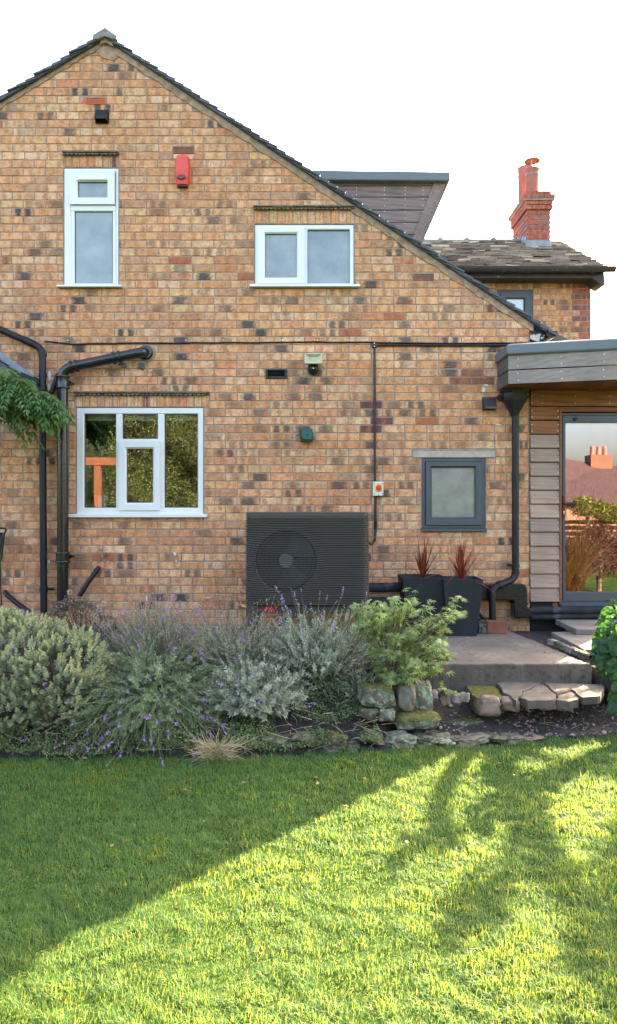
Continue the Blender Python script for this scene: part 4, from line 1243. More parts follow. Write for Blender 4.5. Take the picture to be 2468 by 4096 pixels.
cl_.tube([P(151, 1350), P(151, 1333)], .063, 24)
for yy, r_ in ((-.05, .066), (-.035, .069), (-.02, .072)): collar(cl_, (WX(352), yy, WZ(849)), (0, 1, 0), r_, .005)
parts_of(cl_, 'collar', m_blackgl, t, 40)
br = MB()
for x, y in ((172, 922), (174, 1339)):
    q = P(x - 2, y, -.04); br.tube([(q[0] - .05, -.06, q[2]), (q[0], -.05, q[2]), (q[0] + .01, -.002, q[2])], .014, 10); br.tube([(q[0] - .002, -.07, q[2]), (q[0] - .002, -.03, q[2])], .02, 14)
q = P(298, 880, -.05); br.tube([(q[0], -.07, q[2]), (q[0], -.02, q[2])], .022, 14); br.box(q[0] - .05, q[0], -.06, -.03, q[2] + .0, q[2] + .02)
parts_of(br, 'bracket', m_blackgl, t, 40)
MB().tube([(WX(354), -.005, WZ(851)), (WX(354), .002, WZ(851))], .088, 18).build('mortar_collar', m_vmortar, t)
# thin downpipe at the left
YP2 = -.075
P2 = lambda x, y, yy=YP2: (WX(x, yy), yy, WZ(y, yy))
t = thing('downpipe', (WX(104), YP2, bedz(WX(104), YP2)), 'matt black downpipe left of the thick soil pipe, angled at its top', 'downpipe')
pth = [P2(-60, 767), P2(0, 793), P2(82, 829)] + arc_pts(P2(82, 829), P2(102, 838), P2(102.5, 856), 6)[1:] + [P2(103, 1100), P2(105.5, 1480)]
MB().tube(pth, .0345, 18).build('pipe', m_blackpl, t, smooth=50)
cl_ = MB()
for a, b in (((60, 819), (86, 831)),): cl_.tube([P2(*a), P2(*b)], .0385, 18)
for y0, y1 in ((850, 858), (899, 908), (930, 944), (1034, 1044), (1412, 1424)): cl_.tube([P2(103 + (y0 - 900) * .004, y0), P2(103 + (y0 - 900) * .004, y1)], .040, 18)
cl_.tube([P2(105, 1418), (P2(105, 1418)[0] + .09, -.03, P2(105, 1418)[2])], .013, 8)
parts_of(cl_, 'socket', m_blackpl, t, 50)
MB().tube([(P2(52, 904)[0], -.0, P2(52, 904)[2]), P2(52, 904), P2(58, 906), P2(92, 921)], [.032, .032, .030, .030], 16).tube([P2(79, 914), P2(88, 919), P2(99, 927)], [.036, .036, .012], 16).build('side_branch', m_blackpl, t, smooth=50)
t = thing('waste_pipe', (WX(137), -.05, WZ(930)), 'slim black waste pipe running diagonally behind the soil pipe top', 'waste pipe')
MB().tube([(WX(138), .0, WZ(903)), P2(138, 904, -.05), P2(136, 910, -.05), P2(124, 945, -.05), P2(116, 968, -.05)], .022, 14).build('pipe', m_blackpl, t, smooth=50)
t = thing('waste_pipe', (WX(235), -.04, WZ(1368)), 'short black waste pipe slanting out of the wall under the tap', 'waste pipe')
MB().tube([(WX(237), .0, WZ(1367)), P2(237, 1367, -.045), P2(231, 1375, -.06), P2(212, 1402, -.08), P2(190, 1436, -.10)], .0235, 14).tube([P2(233.5, 1372, -.055), P2(229, 1378, -.062)], .028, 14).build('pipe', m_blackpl, t, smooth=50)
t = thing('waste_pipe', (WX(12), -.04, WZ(1428)), 'black waste pipe sloping down to the rocks at the far left', 'waste pipe')
MB().tube([(WX(12), .0, WZ(1425)), P2(12, 1425, -.05), P2(18, 1433, -.06), P2(45, 1455, -.10), P2(84, 1483, -.14)], .0245, 14).build('pipe', m_blackpl, t, smooth=50)
# little black sensor block and tap
MB_ = MB().box(*rect(334.5, 348.5, 874, 889)[:2], -.03, -.002, *rect(334.5, 348.5, 874, 889)[2:])
tag(MB_.build('sensor_block', m_blackgl, loc=(WX(341), 0, WZ(882)), bevel=.006), 'tiny black square block under the soil pipe elbow', 'sensor')
m_brass = Mt('old_brass', (.20, .155, .085), .5, .6, var=.4, vs=30)
t = thing('garden_tap', (WX(251), 0, WZ(1340)), 'old brass garden tap with a forked outlet on the brickwork', 'tap')
v = lambda px, py, yy: (WX(px * 600 / 1485 / S, 0), yy, CAMZ - (2050 + py * 600 / 1485 - 2020) / 400)
MB().tube([v(1052, 416, -.004), v(1052, 416, -.012)], .024, 18).tube([v(1050, 418, -.006), v(1030, 425, -.05), v(1028, 430, -.075)], .011, 10).tube([v(1026, 370, -.072), v(1030, 430, -.075), v(1030, 462, -.075)], [.009, .014, .012], 12).build('body', m_brass, t, smooth=40)
MB().tube([v(1030, 455, -.075), v(1005, 468, -.078), v(988, 490, -.08)], .008, 10).tube([v(1032, 458, -.075), v(1050, 472, -.078), v(1064, 486, -.08)], .008, 10).build('outlet', m_brass, t, smooth=40)
MB().tube([v(998, 376, -.085), v(1022, 360, -.072), v(1038, 354, -.06)], .0055, 8).build('handle', m_brass, t, smooth=40)

# right-hand downpipe and hopper
YD_ = -.10
D3 = lambda x, y, yy=YD_: (WX(x, yy), yy, WZ(y, yy))
t = thing('downpipe', (WX(1190), -.25, 0), 'black downpipe with hopper head beside the timber cladding', 'downpipe')
pth = [D3(1240.5, 990), D3(1240.5, 1372)] + arc_pts(D3(1240.5, 1376), D3(1240, 1390), D3(1230, 1397, -.12), 5) + [Vector(D3(1197, 1410, -.19))] + arc_pts(D3(1197, 1410, -.19), D3(1184, 1415, -.215), D3(1184.5, 1432, -.215), 5)[1:] + [Vector((WX(1185.5, -.215), -.215, .10))]
MB().tube(pth, .0345, 18).build('pipe', m_blackpl, t, smooth=50)
mb = MB()
for a, b in ((1358, 1366), (1376, 1381)): mb.tube([D3(1240.5, a), D3(1240.5, b)], .0405, 18)
mb.tube([D3(1206, 1406.5, -.175), D3(1198, 1409.5, -.188)], .041, 18); mb.tube([D3(1240, 1361), (D3(1240, 1361)[0] - .055, -.02, D3(1240, 1361)[2])], .012, 8); mb.tube([D3(1240, 1361), (D3(1240, 1361)[0] + .055, -.02, D3(1240, 1361)[2])], .012, 8)
parts_of(mb, 'socket', m_blackpl, t, 50)
hc = D3(1238.5, 0)[0]
def octo(hw, hd_, z, yc=-.10): return [(hc + hw * math.cos(a) / math.cos(math.pi / 8), min(-.004, yc + hd_ * math.sin(a) / math.cos(math.pi / 8)), z) for a in np.linspace(0, 2 * math.pi, 9)[:-1] + math.pi / 8]
zz = lambda y: WZ(y, -.14)
MB().loft([octo(.036, .036, zz(1001)), octo(.046, .042, zz(992)), octo(.105, .088, zz(965)), octo(.112, .092, zz(962)), octo(.114, .094, zz(946)), octo(.142, .096, zz(940)), octo(.146, .098, zz(929))]).build('hopper_head', m_blackpl, t, smooth=25)
mb = MB()
for s_ in (-1, 1):
    x = hc + s_ * .135; z_ = zz(952); mb.tube([(x, -.002, z_), (x, -.05, z_)], .022, 12); mb.box(min(x, hc), max(x, hc), -.04, -.03, z_ - .018, z_ + .018)
parts_of(mb, 'hopper_lug', m_blackpl, t, None)

# pipe trunking and insulated pipes
t = thing('pipe_trunking', (WX(1240), -.07, .1), 'glossy black square pipe trunking stepping down to the patio corner', 'pipe trunking')
m_trunk = Mt('trunking_black', (.009, .009, .012), .25, spec=.35, var=.2, vs=8, bs=12, bstr=.08)
YT = -.16
TQ = lambda x, y: (WX(x, YT), WZ(y, YT))
def rpoly(pts, r=.02, n=4):
    out = []; k = len(pts)
    for i in range(k):
        p, a, b = Vector(pts[i]), Vector(pts[i - 1]), Vector(pts[(i + 1) % k])
        q1 = p + (a - p).normalized() * min(r, (a - p).length / 2.1); q2 = p + (b - p).normalized() * min(r, (b - p).length / 2.1)
        for u_ in np.linspace(0, 1, n): out.append(tuple(q1 * (1 - u_) ** 2 + p * 2 * u_ * (1 - u_) + q2 * u_ * u_))
    return out
tr = [TQ(*p) for p in ((1050, 1408), (1262, 1406), (1269, 1412), (1270, 1462), (1282, 1466), (1282, 1487), (1238, 1488), (1238, 1445), (1050, 1441))]
MB().xz(rpoly(tr, .02), YT, -.012).build('trunking', m_trunk, t, smooth=30, bevel=.008)
mb = MB(); a, b = TQ(1236.5, 1452), TQ(1271.5, 1456); mb.box(a[0], b[0], YT - .004, -.012, b[1], a[1]); a, b = TQ(1210, 1407), TQ(1212, 1443); mb.box(a[0], b[0], YT - .004, -.012, b[1] + .003, a[1] + .003)
parts_of(mb, 'joint_cover', m_trunk, t, None)
m_foam = Mt('foam_insulation', (.017, .016, .019), .75, spec=.3, var=.35, vs=10, bs=30, bstr=.35, spots=(.055, .052, .06), spot_scale=6)
def wob(a, b, n, amt):
    a, b = Vector(a), Vector(b); return [a.lerp(b, i / n) + Vector((0, random.uniform(-amt, amt), random.uniform(-amt, amt))) for i in range(n + 1)]
for x0, y, yy, lab in ((.52, .29 + .145, -.30, 'upper black insulated pipe from the heat pump to the trunking'), (.52, .30, -.32, 'lower black insulated pipe from the heat pump behind the planters')):
    tag(MB().tube(wob((x0, yy - .1, y), (1.30, -.11, y - .01), 10, .004), .046, 16).build('insulated_pipe', m_foam, loc=(x0, yy, y), smooth=50), lab, 'insulated pipe', 'insulated pipes of the heat pump')
for y, rr_, lab in ((1469.5, .040, 'upper black insulated pipe under the glazed door sill'), (1484.5, .034, 'lower black insulated pipe along the ground under the glazed door')):
    yy = -.10; a, b = D3(1276, y, yy), D3(1620, y - 2, yy)
    mb = MB().tube(wob(a, b, 24, .0035), [rr_ * random.uniform(.95, 1.05) for _ in range(25)], 16)
    tag(mb.build('insulated_pipe', m_foam, loc=a, smooth=50), lab, 'insulated pipe', 'insulated pipes under the door')
mb = MB().tube([(WX(1150, -.3), -.3, .19), (WX(1164, -.28), -.26, .13), (WX(1176, -.25), -.22, .10)], .017, 10).tube([(WX(1152, -.3), -.3, .105), (WX(1176, -.25), -.2, .10)], .024, 12).tube([(WX(1167, -.3), -.255, .102), (WX(1172, -.25), -.225, .10)], .030, 12)
tag(mb.build('drain_connector', m_blackpl, loc=(WX(1165, -.27), -.27, .1), smooth=50), 'short black drain connectors beside the right planter foot', 'drain connector')

# ------------------------------------------------------------------ heat pump
hp = thing('heat_pump', (0, -.6, 0), 'dark grey ribbed heat pump unit with round fan grille on legs', 'heat pump')
m_hp = Mt('heat_pump_casing', (.052, .045, .038), .45, var=.06, vs=3, bs=160, bstr=.08, spec=.35)
m_hpd = Mt('heat_pump_inner', (.012, .011, .012), .6)
HZ0, HZ1 = .325, 1.155
hs = lambda px, py: ((960 + px / 2.75 - 1234) / 449, CAMZ - (2020 + py / 2.75 - 2020) / 449)
fcx, fcz = hs(507, 612); FR = .277
pitch = .0197; nz = int((HZ1 - .035 - HZ0) / pitch) 
# plan outline from back left round the front to back right
rad = .075; out = []
for a in np.linspace(math.pi, math.pi * 1.5, 8): out.append((HPX0 + rad + rad * math.cos(a), HPY0 + rad + rad * math.sin(a), math.cos(a), math.sin(a)))
for x in np.linspace(HPX0 + rad, HPX1 - rad, 120)[1:-1]: out.append((x, HPY0, 0, -1))
for a in np.linspace(math.pi * 1.5, math.pi * 2, 8): out.append((HPX1 - rad + rad * math.cos(a), HPY0 + rad + rad * math.sin(a), math.cos(a), math.sin(a)))
out = [(HPX0, HPY1, -1, 0)] + out + [(HPX1, HPY1, 1, 0)]
V, F = [], []; no = len(out); RP = 5
prof = [(0.0, -.004), (.30, .0095), (.52, .0115), (.66, .0095), (.70, -.004)]
ztop = HZ0 + nz * pitch
rows_ = []
for k in range(nz):
    for f, d_ in prof: rows_.append((HZ0 + (k + f) * pitch, d_, f))
rows_.append((ztop, -.004, 0))
def disp_z(x, z):
    """ribs bend round the fan opening"""
    r_ = math.hypot(x - fcx, z - fcz)
    if x < HPX0 + .02 or x > HPX1 - .02: return 0, 1
    w_ = sstep((.385 - r_) / (.385 - FR))
    return w_, 1
for z, d_, f in rows_:
    for (x, y, nx_, ny_) in out:
        w_, _ = disp_z(x, z) if ny_ == -1 else (0, 1)
        dz = -w_ * .0075; dd = d_ * (1 - .25 * w_)
        V.append((x + nx_ * dd, y + ny_ * dd + (.006 * w_), z + dz))
for j in range(len(rows_) - 1):
    zc = (rows_[j][0] + rows_[j + 1][0]) / 2
    for i in range(no - 1):
        if 8 < i < no - 9:
            xc = (out[i][0] + out[i + 1][0]) / 2
            inside = math.hypot(xc - fcx, zc - fcz) < FR
            if inside and j % RP not in (1, 2): continue
        F.append((j * no + i, j * no + i + 1, (j + 1) * no + i + 1, (j + 1) * no + i))
casing = np_mesh('casing', V, F, m_hp, hp)
pl = [(x + a * .004, y + b * .004) for x, y, a, b in out]
MB().xy(pl, ztop + .001, HZ1 + .0).build('top_cover', m_hp, hp, bevel=.006)
MB().xy([(x - a * .02, y - b * .02) for x, y, a, b in out], HZ0 - .012, HZ0 - .001).build('base_tray', m_hpd, hp)
# fan behind the ribs
fan = MB(); fan.tube([(fcx, HPY0 + .03, fcz), (fcx, HPY0 + .10, fcz)], FR + .005, 48, False)
fan.tube([(fcx, HPY0 + .10, fcz), (fcx, HPY0 + .105, fcz)], FR + .004, 48)
shroud = fan.build('fan_shroud', m_hpd, hp, smooth=40)
fb = MB()
for k in range(3):
    a0 = k * 2.094 + .4
    for s_ in range(10):
        a = a0 + s_ * .12; b = a + .12
        fb.add([(fcx + r_ * math.cos(q), HPY0 + .06 + .03 * (q - a0) - .0, fcz + r_ * math.sin(q)) for r_, q in ((.07, a), (FR - .02, a - .25), (FR - .02, b - .25), (.07, b))], [(0, 1, 2, 3)])
fb.build('fan_blade', Mt('fan_blade', (.020, .018, .020), .5), hp)
gr = MB()
for k in range(6):
    gr.tube([(fcx + (.06 + k * .038) * math.cos(a), HPY0 + .022, fcz + (.06 + k * .038) * math.sin(a)) for a in np.linspace(0, 2 * math.pi, 40)], .0015, 4, False)
for a in np.linspace(0, 2 * math.pi, 37)[:-1]:
    gr.tube([(fcx + .06 * math.cos(a), HPY0 + .024, fcz + .06 * math.sin(a)), (fcx + (FR - .005) * math.cos(a), HPY0 + .024, fcz + (FR - .005) * math.sin(a))], .0012, 4, False)
gr.build('fan_guard', Mt('fan_guard', (.03, .028, .03), .5), hp)
hub = MB().tube([(fcx, HPY0 + .012, fcz), (fcx, HPY0 + .05, fcz)], .062, 32).build('fan_hub', Mt('fan_hub', (.085, .082, .076), .5), hp, smooth=40)
# stand
MB().box(HPX0 + .03, HPX1 - .085, HPY0 + .03, HPY0 + .075, HZ0 - .075, HZ0 - .014).box(HPX0 + .03, HPX1 - .085, HPY1 - .08, HPY1 - .03, HZ0 - .075, HZ0 - .014).build('base_rail', m_hp, hp, bevel=.003)
for x0, x1 in ((HPX0 + .0, HPX0 + .088), (HPX1 - .084, HPX1 - .0)):
    MB().loft([[(a, HPY0 + .01, z), (b, HPY0 + .01, z), (b, HPY0 + .12, z), (a, HPY0 + .12, z)] for a, b, z in ((x0 + .01, x1 - .004, .001), (x0, x1, .03), (x0, x1, HZ0 - .002))]).build('leg', m_hp, hp, bevel=.008)
    MB().box(x0, x1, HPY1 - .12, HPY1 - .01, .001, HZ0 - .013).build('leg', m_hp, hp, bevel=.006)

# ------------------------------------------------------------------ planters with red spiky plants
m_plant = Mt('slate_grey_planter', (.016, .017, .021), .6, var=.25, vs=5, bs=40, bstr=.2, spots=(.028, .03, .036), spot_scale=3, spec=.3)
m_comp = Mt('compost', (.03, .022, .018), .95, var=.4, vs=30, bs=60)
def planter(x0, x1, yt, yb, Yf, label):
    """tapered square planter; top px span and rim/foot rows at its front plane"""
    a, b = WX(x0, Yf), WX(x1, Yf); zt_ = WZ(yt, Yf); wd = b - a; tp_ = wd * .5; bt = wd * .36
    cx = (a + b) / 2; cy = Yf + tp_
    t = thing('planter', (cx, cy, 0), label, 'planter', 'tapered dark planters in front of the wall')
    sq = lambda h, z: [(cx - h, cy - h, z), (cx + h, cy - h, z), (cx + h, cy + h, z), (cx - h, cy + h, z)]
    MB().loft([sq(bt, .002), sq(tp_, zt_), sq(tp_ - .018, zt_), sq(tp_ - .05, zt_ - .12)], False).add(sq(bt, .003), [(3, 2, 1, 0)]).build('pot', m_plant, t, bevel=.003)
    MB().add(sq(tp_ - .04, zt_ - .055), [(0, 1, 2, 3)]).build('compost', m_comp, t)
    return Vector((cx, cy, zt_ - .055))
pl_a = planter(969, 1076, 1391, 1530, -.52, 'left tapered dark grey planter partly hidden by the maple')
pl_b = planter(1067, 1164, 1395, 1533, -.59, 'right tapered dark grey planter in clear view by the trunking')
m_cord = leafmat('red_cordyline', [(.20, .030, .022), (.12, .020, .022), (.30, .050, .028), (.085, .022, .028), (.34, .085, .03)], .15, .35, (1.4, .8, .6))
def spiky(base, n, hmin, hmax, label, extra=()):
    t = thing('spiky_plant', base, label, 'spiky plant', 'red spiky plants in the planters')
    V, F = [], []
    for i in range(n + len(extra)):
        if i < n:
            az = random.uniform(0, 2 * math.pi); tilt = abs(random.gauss(0, .42)); L = random.uniform(hmin, hmax); droop = random.uniform(.0, .35) * tilt
        else: az, tilt, L, droop = extra[i - n]
        d0 = Vector((math.sin(tilt) * math.cos(az), math.sin(tilt) * math.sin(az), math.cos(tilt)))
        side = d0.cross(Vector((math.cos(az), math.sin(az), -.1))).normalized()
        p = Vector(base) + Vector((random.uniform(-.015, .015), random.uniform(-.015, .015), random.uniform(-.02, .06)))
        wd = random.uniform(.007, .012); b = len(V); seg = 5
        for k in range(seg + 1):
            f = k / seg
            c = p + d0 * (L * f) + Vector((math.cos(az) * .3, math.sin(az) * .3, -1)) * (droop * L * f * f)
            ww = wd * (.7 + .9 * f if f < .35 else 1.05 * (1 - f) / .65 + .03)
            V += [c + side * ww, c - side * ww]
        F += [(b + 2 * k, b + 2 * k + 1, b + 2 * k + 3, b + 2 * k + 2) for k in range(seg)]
    np_mesh('foliage', [tuple(q) for q in V], F, m_cord, t)
    MB().tube([base, Vector(base) + Vector((0, 0, .07))], [.02, .014], 8).build('stem', m_comp, t)
spiky(pl_a + Vector((-.0, -.05, 0)), 46, .20, .44, 'left red spiky plant in the half hidden planter', [(math.pi, 1.15, .44, .05), (0, 1.3, .46, .1), (math.pi + .2, .85, .40, 0)])
spiky(pl_b + Vector((.0, -.05, 0)), 54, .22, .48, 'right red spiky plant in the fully visible planter', [(math.pi, 1.05, .52, -.02), (0, .95, .52, -.05), (-.9, 1.0, .42, .75), (-2.2, .9, .34, .8), (0, 1.35, .5, .15)])

# folded chair against the wall at the far left
t = thing('folding_chair', (-3.05, -.2, .1), 'black folded mesh chair leaning on the wall at the far left', 'chair')
fp = lambda x, y, yy=-.18: (WX(x, yy), yy, WZ(y, yy))
MB().tube([fp(3, 1345), fp(10, 1285), fp(15, 1276), fp(12, 1272), fp(-30, 1268)], .010, 8).tube([fp(-2, 1345), fp(6, 1292), fp(4, 1284), fp(-30, 1280)], .006, 6).tube([fp(3, 1345), fp(0, 1350), fp(1, 1400), fp(6, 1500)], .007, 8).tube([fp(-45, 1268), fp(-50, 1500)], .009, 8).build('frame', m_blackpl, t, smooth=50)
m_mesh = Mt('black_mesh_fabric', (.02, .02, .022), .8, var=.4, vs=200)
MB().xz([(fp(-2, 1343)[0], fp(-2, 1343)[2]), (fp(7, 1282)[0], fp(7, 1282)[2]), (fp(-38, 1276)[0], fp(-38, 1276)[2]), (fp(-45, 1343)[0], fp(-45, 1343)[2])], -.177, -.172).build('mesh_back', m_mesh, t)

# lean-to roof with stepped lead at the far left
lt = thing('lean_to_roof', (-2.95, -.2, WZ(900)), 'slate lean-to roof with lead flashing under the climbing plant', 'lean-to roof')
sl_a, sl_b = W(-60, 832), W(120, 958)
mb = slates(Vector((sl_a.x, 0, sl_a.z)), Vector((sl_b.x, 0, sl_b.z)), -.34, -.012, .11, .2, .014)
mb.build('slates', m_slate, lt)
fl = MB(); d = (sl_b - sl_a); n = 7
for k in range(n):
    a = sl_a + d * (k / n) * .82; b = sl_a + d * ((k + 1.12) / n) * .82
    fl.xz([(a.x, a.z + .03), (b.x, b.z + .03), (b.x + .015, b.z + .105), (a.x + .015, a.z + .105)], -.012 - .003 * (k % 2), -.004 - .003 * (k % 2) )
    fl.add([(a.x, -.02, a.z + .044), (b.x, -.02, b.z + .044), (b.x, -.13, b.z + .046), (a.x, -.13, a.z + .046)], [(0, 1, 2, 3)])
fl.build('lead_flashing', m_lead, lt)

# ------------------------------------------------------------------ stones, slabs and rubble
def stonemat(name, c, moss=0.0, lichen=0.0):
    m, nt, p, L = newmat(name)
    tc = nt.nodes.new('ShaderNodeTexCoord').outputs['Object']
    n = noise_node(nt, tc, 9, 6, .6)
    col = ramp(nt, n.outputs[0], [(.3, [q * .6 for q in c]), (.7, [q * 1.35 for q in c])]).outputs[0]
    if lichen:
        n2 = noise_node(nt, tc, 24, 6, .7)
        col = mixc(nt, mathn(nt, 'MULTIPLY', smooth01(nt, n2.outputs[0], .50, .58), lichen), col, (.27, .33, .22))
    if moss:
        g_ = nt.nodes.new('ShaderNodeNewGeometry'); sx = nt.nodes.new('ShaderNodeSeparateXYZ'); L.new(g_.outputs['Normal'], sx.inputs[0])
        n3 = noise_node(nt, tc, 14, 5, .65)
        f = smooth01(nt, mathn(nt, 'ADD', sx.outputs[2], mathn(nt, 'MULTIPLY', mathn(nt, 'SUBTRACT', n3.outputs[0], .5), 1.6)), .25, .65)
        n9 = noise_node(nt, tc, 38, 5, .7)
        mcol = ramp(nt, n9.outputs[0], [(.35, (.038, .036, .012)), (.52, (.085, .085, .016)), (.68, (.16, .15, .03))]).outputs[0]
        col = mixc(nt, mathn(nt, 'MULTIPLY', f, moss), col, mcol)
    L.new(col, p.inputs['Base Color']); p.inputs['Roughness'].default_value = .95; p.inputs['Specular IOR Level'].default_value = .2
    bump(nt, p, noise_node(nt, tc, 45, 6, .65).outputs[0], .8, .008)
    return m
m_moss = stonemat('mossy_stone', (.12, .10, .075), .95, .7)
m_lich = stonemat('lichen_stone', (.15, .13, .10), .25, .9)
m_grst = stonemat('grey_stone', (.155, .125, .098), .12, .1)
m_pink = stonemat('pink_sandstone', (.22, .145, .11), 0, 0)
m_dkst = stonemat('dark_stone', (.075, .062, .048), .35, .35)
m_rubb = stonemat('rubble_stone', (.25, .20, .175), 0, 0)
def stone(center, size, label, mat, seed=0, boxy=.6, rot=0.0, name='stone', group=None, cat='stone', rough=.16):
    bm = bmesh.new(); bmesh.ops.create_icosphere(bm, subdivisions=4, radius=1)
    me = bpy.data.meshes.new(name)
    for v_ in bm.verts:
        c = v_.co
        q = Vector([math.copysign(abs(k) ** boxy, k) for k in c]); q *= .82
        n1 = mnoise.noise(q * 1.3 + Vector((seed * 7.1, 0, 0))); n2 = mnoise.noise(q * 3.4 + Vector((0, seed * 3.3, 0))); n3 = mnoise.noise(q * 9 + Vector((0, 0, seed * 2.1)))
        q *= 1 + rough * 1.4 * n1 + rough * .8 * n2 + rough * .35 * n3
        v_.co = Vector((q.x * size[0] / 2, q.y * size[1] / 2, q.z * size[2] / 2))
    bm.to_mesh(me); bm.free(); me.materials.append(mat); me.shade_smooth(); me.set_sharp_from_angle(angle=R(38))
    o = bpy.data.objects.new(name, me); put(o, None, center); o.rotation_euler = (random.uniform(-.08, .08), random.uniform(-.08, .08), rot)
    return tag(o, label, cat, group)
def C8(px, py): return (1234 + px / 1.2034, 2300 + py / 1.2034)       # a detail crop -> source px
def at8(px, py, Y):
    a = C8(px, py); k = (Y - CAMY) / FPX
    return Vector(((a[0] - 1234) * k, Y, CAMZ - (a[1] - 2020) * k))
def ground8(px, py, z):
    a = C8(px, py); d = (CAMZ - z) * FPX / (a[1] - 2020)
    return ((a[0] - 1234) * d / FPX, d + CAMY)
def stone8(x0, x1, y0, y1, Y, dep, label, mat, seed, **kw):
    a, b = at8(x0, y1, Y), at8(x1, y0, Y)
    return stone(((a.x + b.x) / 2, Y + dep / 2, (a.z + b.z) / 2), ((b.x - a.x) * 1.12, dep, (b.z - a.z) * 1.15), label, mat, seed, **kw)
stone8(248, 432, 545, 655, -2.42, .26, 'broad stone with a thick yellow green moss top below the maple', m_moss, 1, boxy=.5)
stone8(425, 530, 535, 682, -2.40, .22, 'rounded brown grey boulder leaning between the mossy stone and the lichen boulder', m_grst, 2, boxy=.7)
stone8(495, 606, 520, 692, -2.34, .26, 'tall boulder with pale green lichen left of the rubble', m_lich, 3, boxy=.5)
stone8(252, 336, 655, 712, -2.46, .2, 'small dark stone under the moss topped stone', m_dkst, 4, boxy=.5)
stone8(336, 428, 652, 716, -2.46, .2, 'small pale lichen stone under the leaning boulder', m_lich, 5, boxy=.5)
stone8(412, 652, 686, 756, -2.50, .26, 'long low lichen stone at the foot of the boulders', m_moss, 6, boxy=.5)
def flag(pts, z0, z1, label, mat, name='stone_slab', cat='slab', group=None, jag=.010, bev=.004, z=None):
    w_ = [ground8(p[0], p[1], z1) for p in pts]
    mb = MB(); slab_poly(mb, w_, z0, z1, jag, .05)
    cx = sum(p[0] for p in w_) / len(w_); cy = sum(p[1] for p in w_) / len(w_)
    return tag(mb.build(name, mat, loc=(cx, cy, z0), bevel=bev, seg=2), label, cat, group)
m_slabd = Mt('step_slab', (.118, .094, .072), .95, var=.4, vs=7, bs=60, bstr=.9, bd=.008, spots=(.10, .085, .065), spot_scale=11, spot_lo=.55)
gs = 'broken paving pieces forming the step'
flag([(910, 520), (985, 502), (1122, 519), (1032, 560), (1005, 603), (938, 565)], -.195, -.135, 'left piece of the broken step beside the mossy slab', m_slabd, group=gs)
flag([(1126, 524), (1192, 574), (1182, 600), (1062, 606), (1018, 588), (1037, 563)], -.200, -.139, 'pointed centre piece of the broken step with a chipped pale edge', m_slabd, group=gs)
flag([(1197, 577), (1268, 556), (1310, 590), (1252, 611), (1196, 600)], -.206, -.146, 'small front piece of the broken step, low at its edge', m_slabd, group=gs)
flag([(1132, 517), (1422, 526), (1428, 548), (1395, 585), (1318, 588), (1270, 551), (1196, 571)], -.190, -.133, 'large right piece of the broken step against the patio edge', m_slabd, group=gs)
flag([(758, 531), (898, 532), (936, 588), (880, 602), (832, 602), (786, 574)], -.26, -.148, 'dark mossy slab left of the broken step', m_moss, jag=.008)
flag([(600, 640), (770, 622), (842, 690), (838, 702), (640, 706)], -.36, -.30, 'low moss covered slab in front of the rubble', m_moss, jag=.008)
stone8(826, 938, 596, 690, -2.30, .16, 'pink grey block of stone propping the dark mossy slab', m_pink, 8, boxy=.5)
stone8(930, 1030, 604, 668, -2.26, .16, 'reddish stone wedged under the left step piece', m_pink, 9, boxy=.5)
stone8(1120, 1205, 608, 664, -2.26, .16, 'orange brown stone under the centre step piece', m_pink, 10, boxy=.5)
stone8(1190, 1285, 612, 668, -2.24, .16, 'rough pink stone under the small front step piece', m_pink, 11, boxy=.5)
for k, (q, lab) in enumerate((((584, 628, 560, 602), 'leftmost chunk of the little rubble heap beside the lichen boulder'), ((643, 694, 560, 606), 'rear dark chunk in the little rubble heap'),
                ((640, 690, 588, 632), 'front pink chunk in the little rubble heap'), ((686, 740, 574, 628), 'pale broad chunk in the little rubble heap'), ((735, 782, 574, 618), 'rightmost tilted chunk of the little rubble heap'))):
    stone8(*q, -2.20, .09, lab, [m_rubb, m_grst, m_pink, m_rubb, m_rubb][k], 20 + k, boxy=.45, rot=k * .7, group='rubble chunks by the step')
ge = 'stones edging the lawn'
edge = [((100, 172, 752, 818), m_moss, 'upright moss brown stone below the ground cover at the lawn edge'), ((148, 255, 790, 852), m_dkst, 'flat dark stone half sunk in the grass left of the lichen edging stone'),
        ((40, 152, 828, 862), m_grst, 'thin pale flat stone nearest the dry grass tuft'), ((362, 508, 756, 846), m_lich, 'large pale green lichen stone in the lawn edging'),
        ((505, 600, 770, 838), m_dkst, 'dark stone right of the large lichen edging stone'), ((600, 692, 775, 832), m_lich, 'streaky pale stone left of the long brown edging stone'),
        ((690, 876, 764, 824), m_grst, 'long rounded brown stone in the middle of the lawn edging'), ((870, 960, 752, 800), m_dkst, 'squat dark stone right of the long brown edging stone'),
        ((955, 1045, 765, 806), m_grst, 'low grey stone between the squat dark and the tan edging stones'), ((1040, 1122, 755, 800), m_pink, 'tan flat stone in the lawn edging below the broken step'), ((250, 365, 765, 815), m_dkst, 'mossy dark stone left of the large lichen edging stone')]
for k, (q, mt, lab) in enumerate(edge):
    Yk = yedge(at8((q[0] + q[1]) / 2, 800, -2.6).x); hh_ = (q[3] - q[2]) * random.uniform(.42, .8); q = (q[0] - 6, q[1] + 6, q[3] + 10 - hh_, q[3] + 12)
    stone8(*q, Yk + .0, random.uniform(.16, .26), lab, mt, 40 + k, boxy=.6, rot=random.uniform(-.4, .4), group=ge, rough=.36)
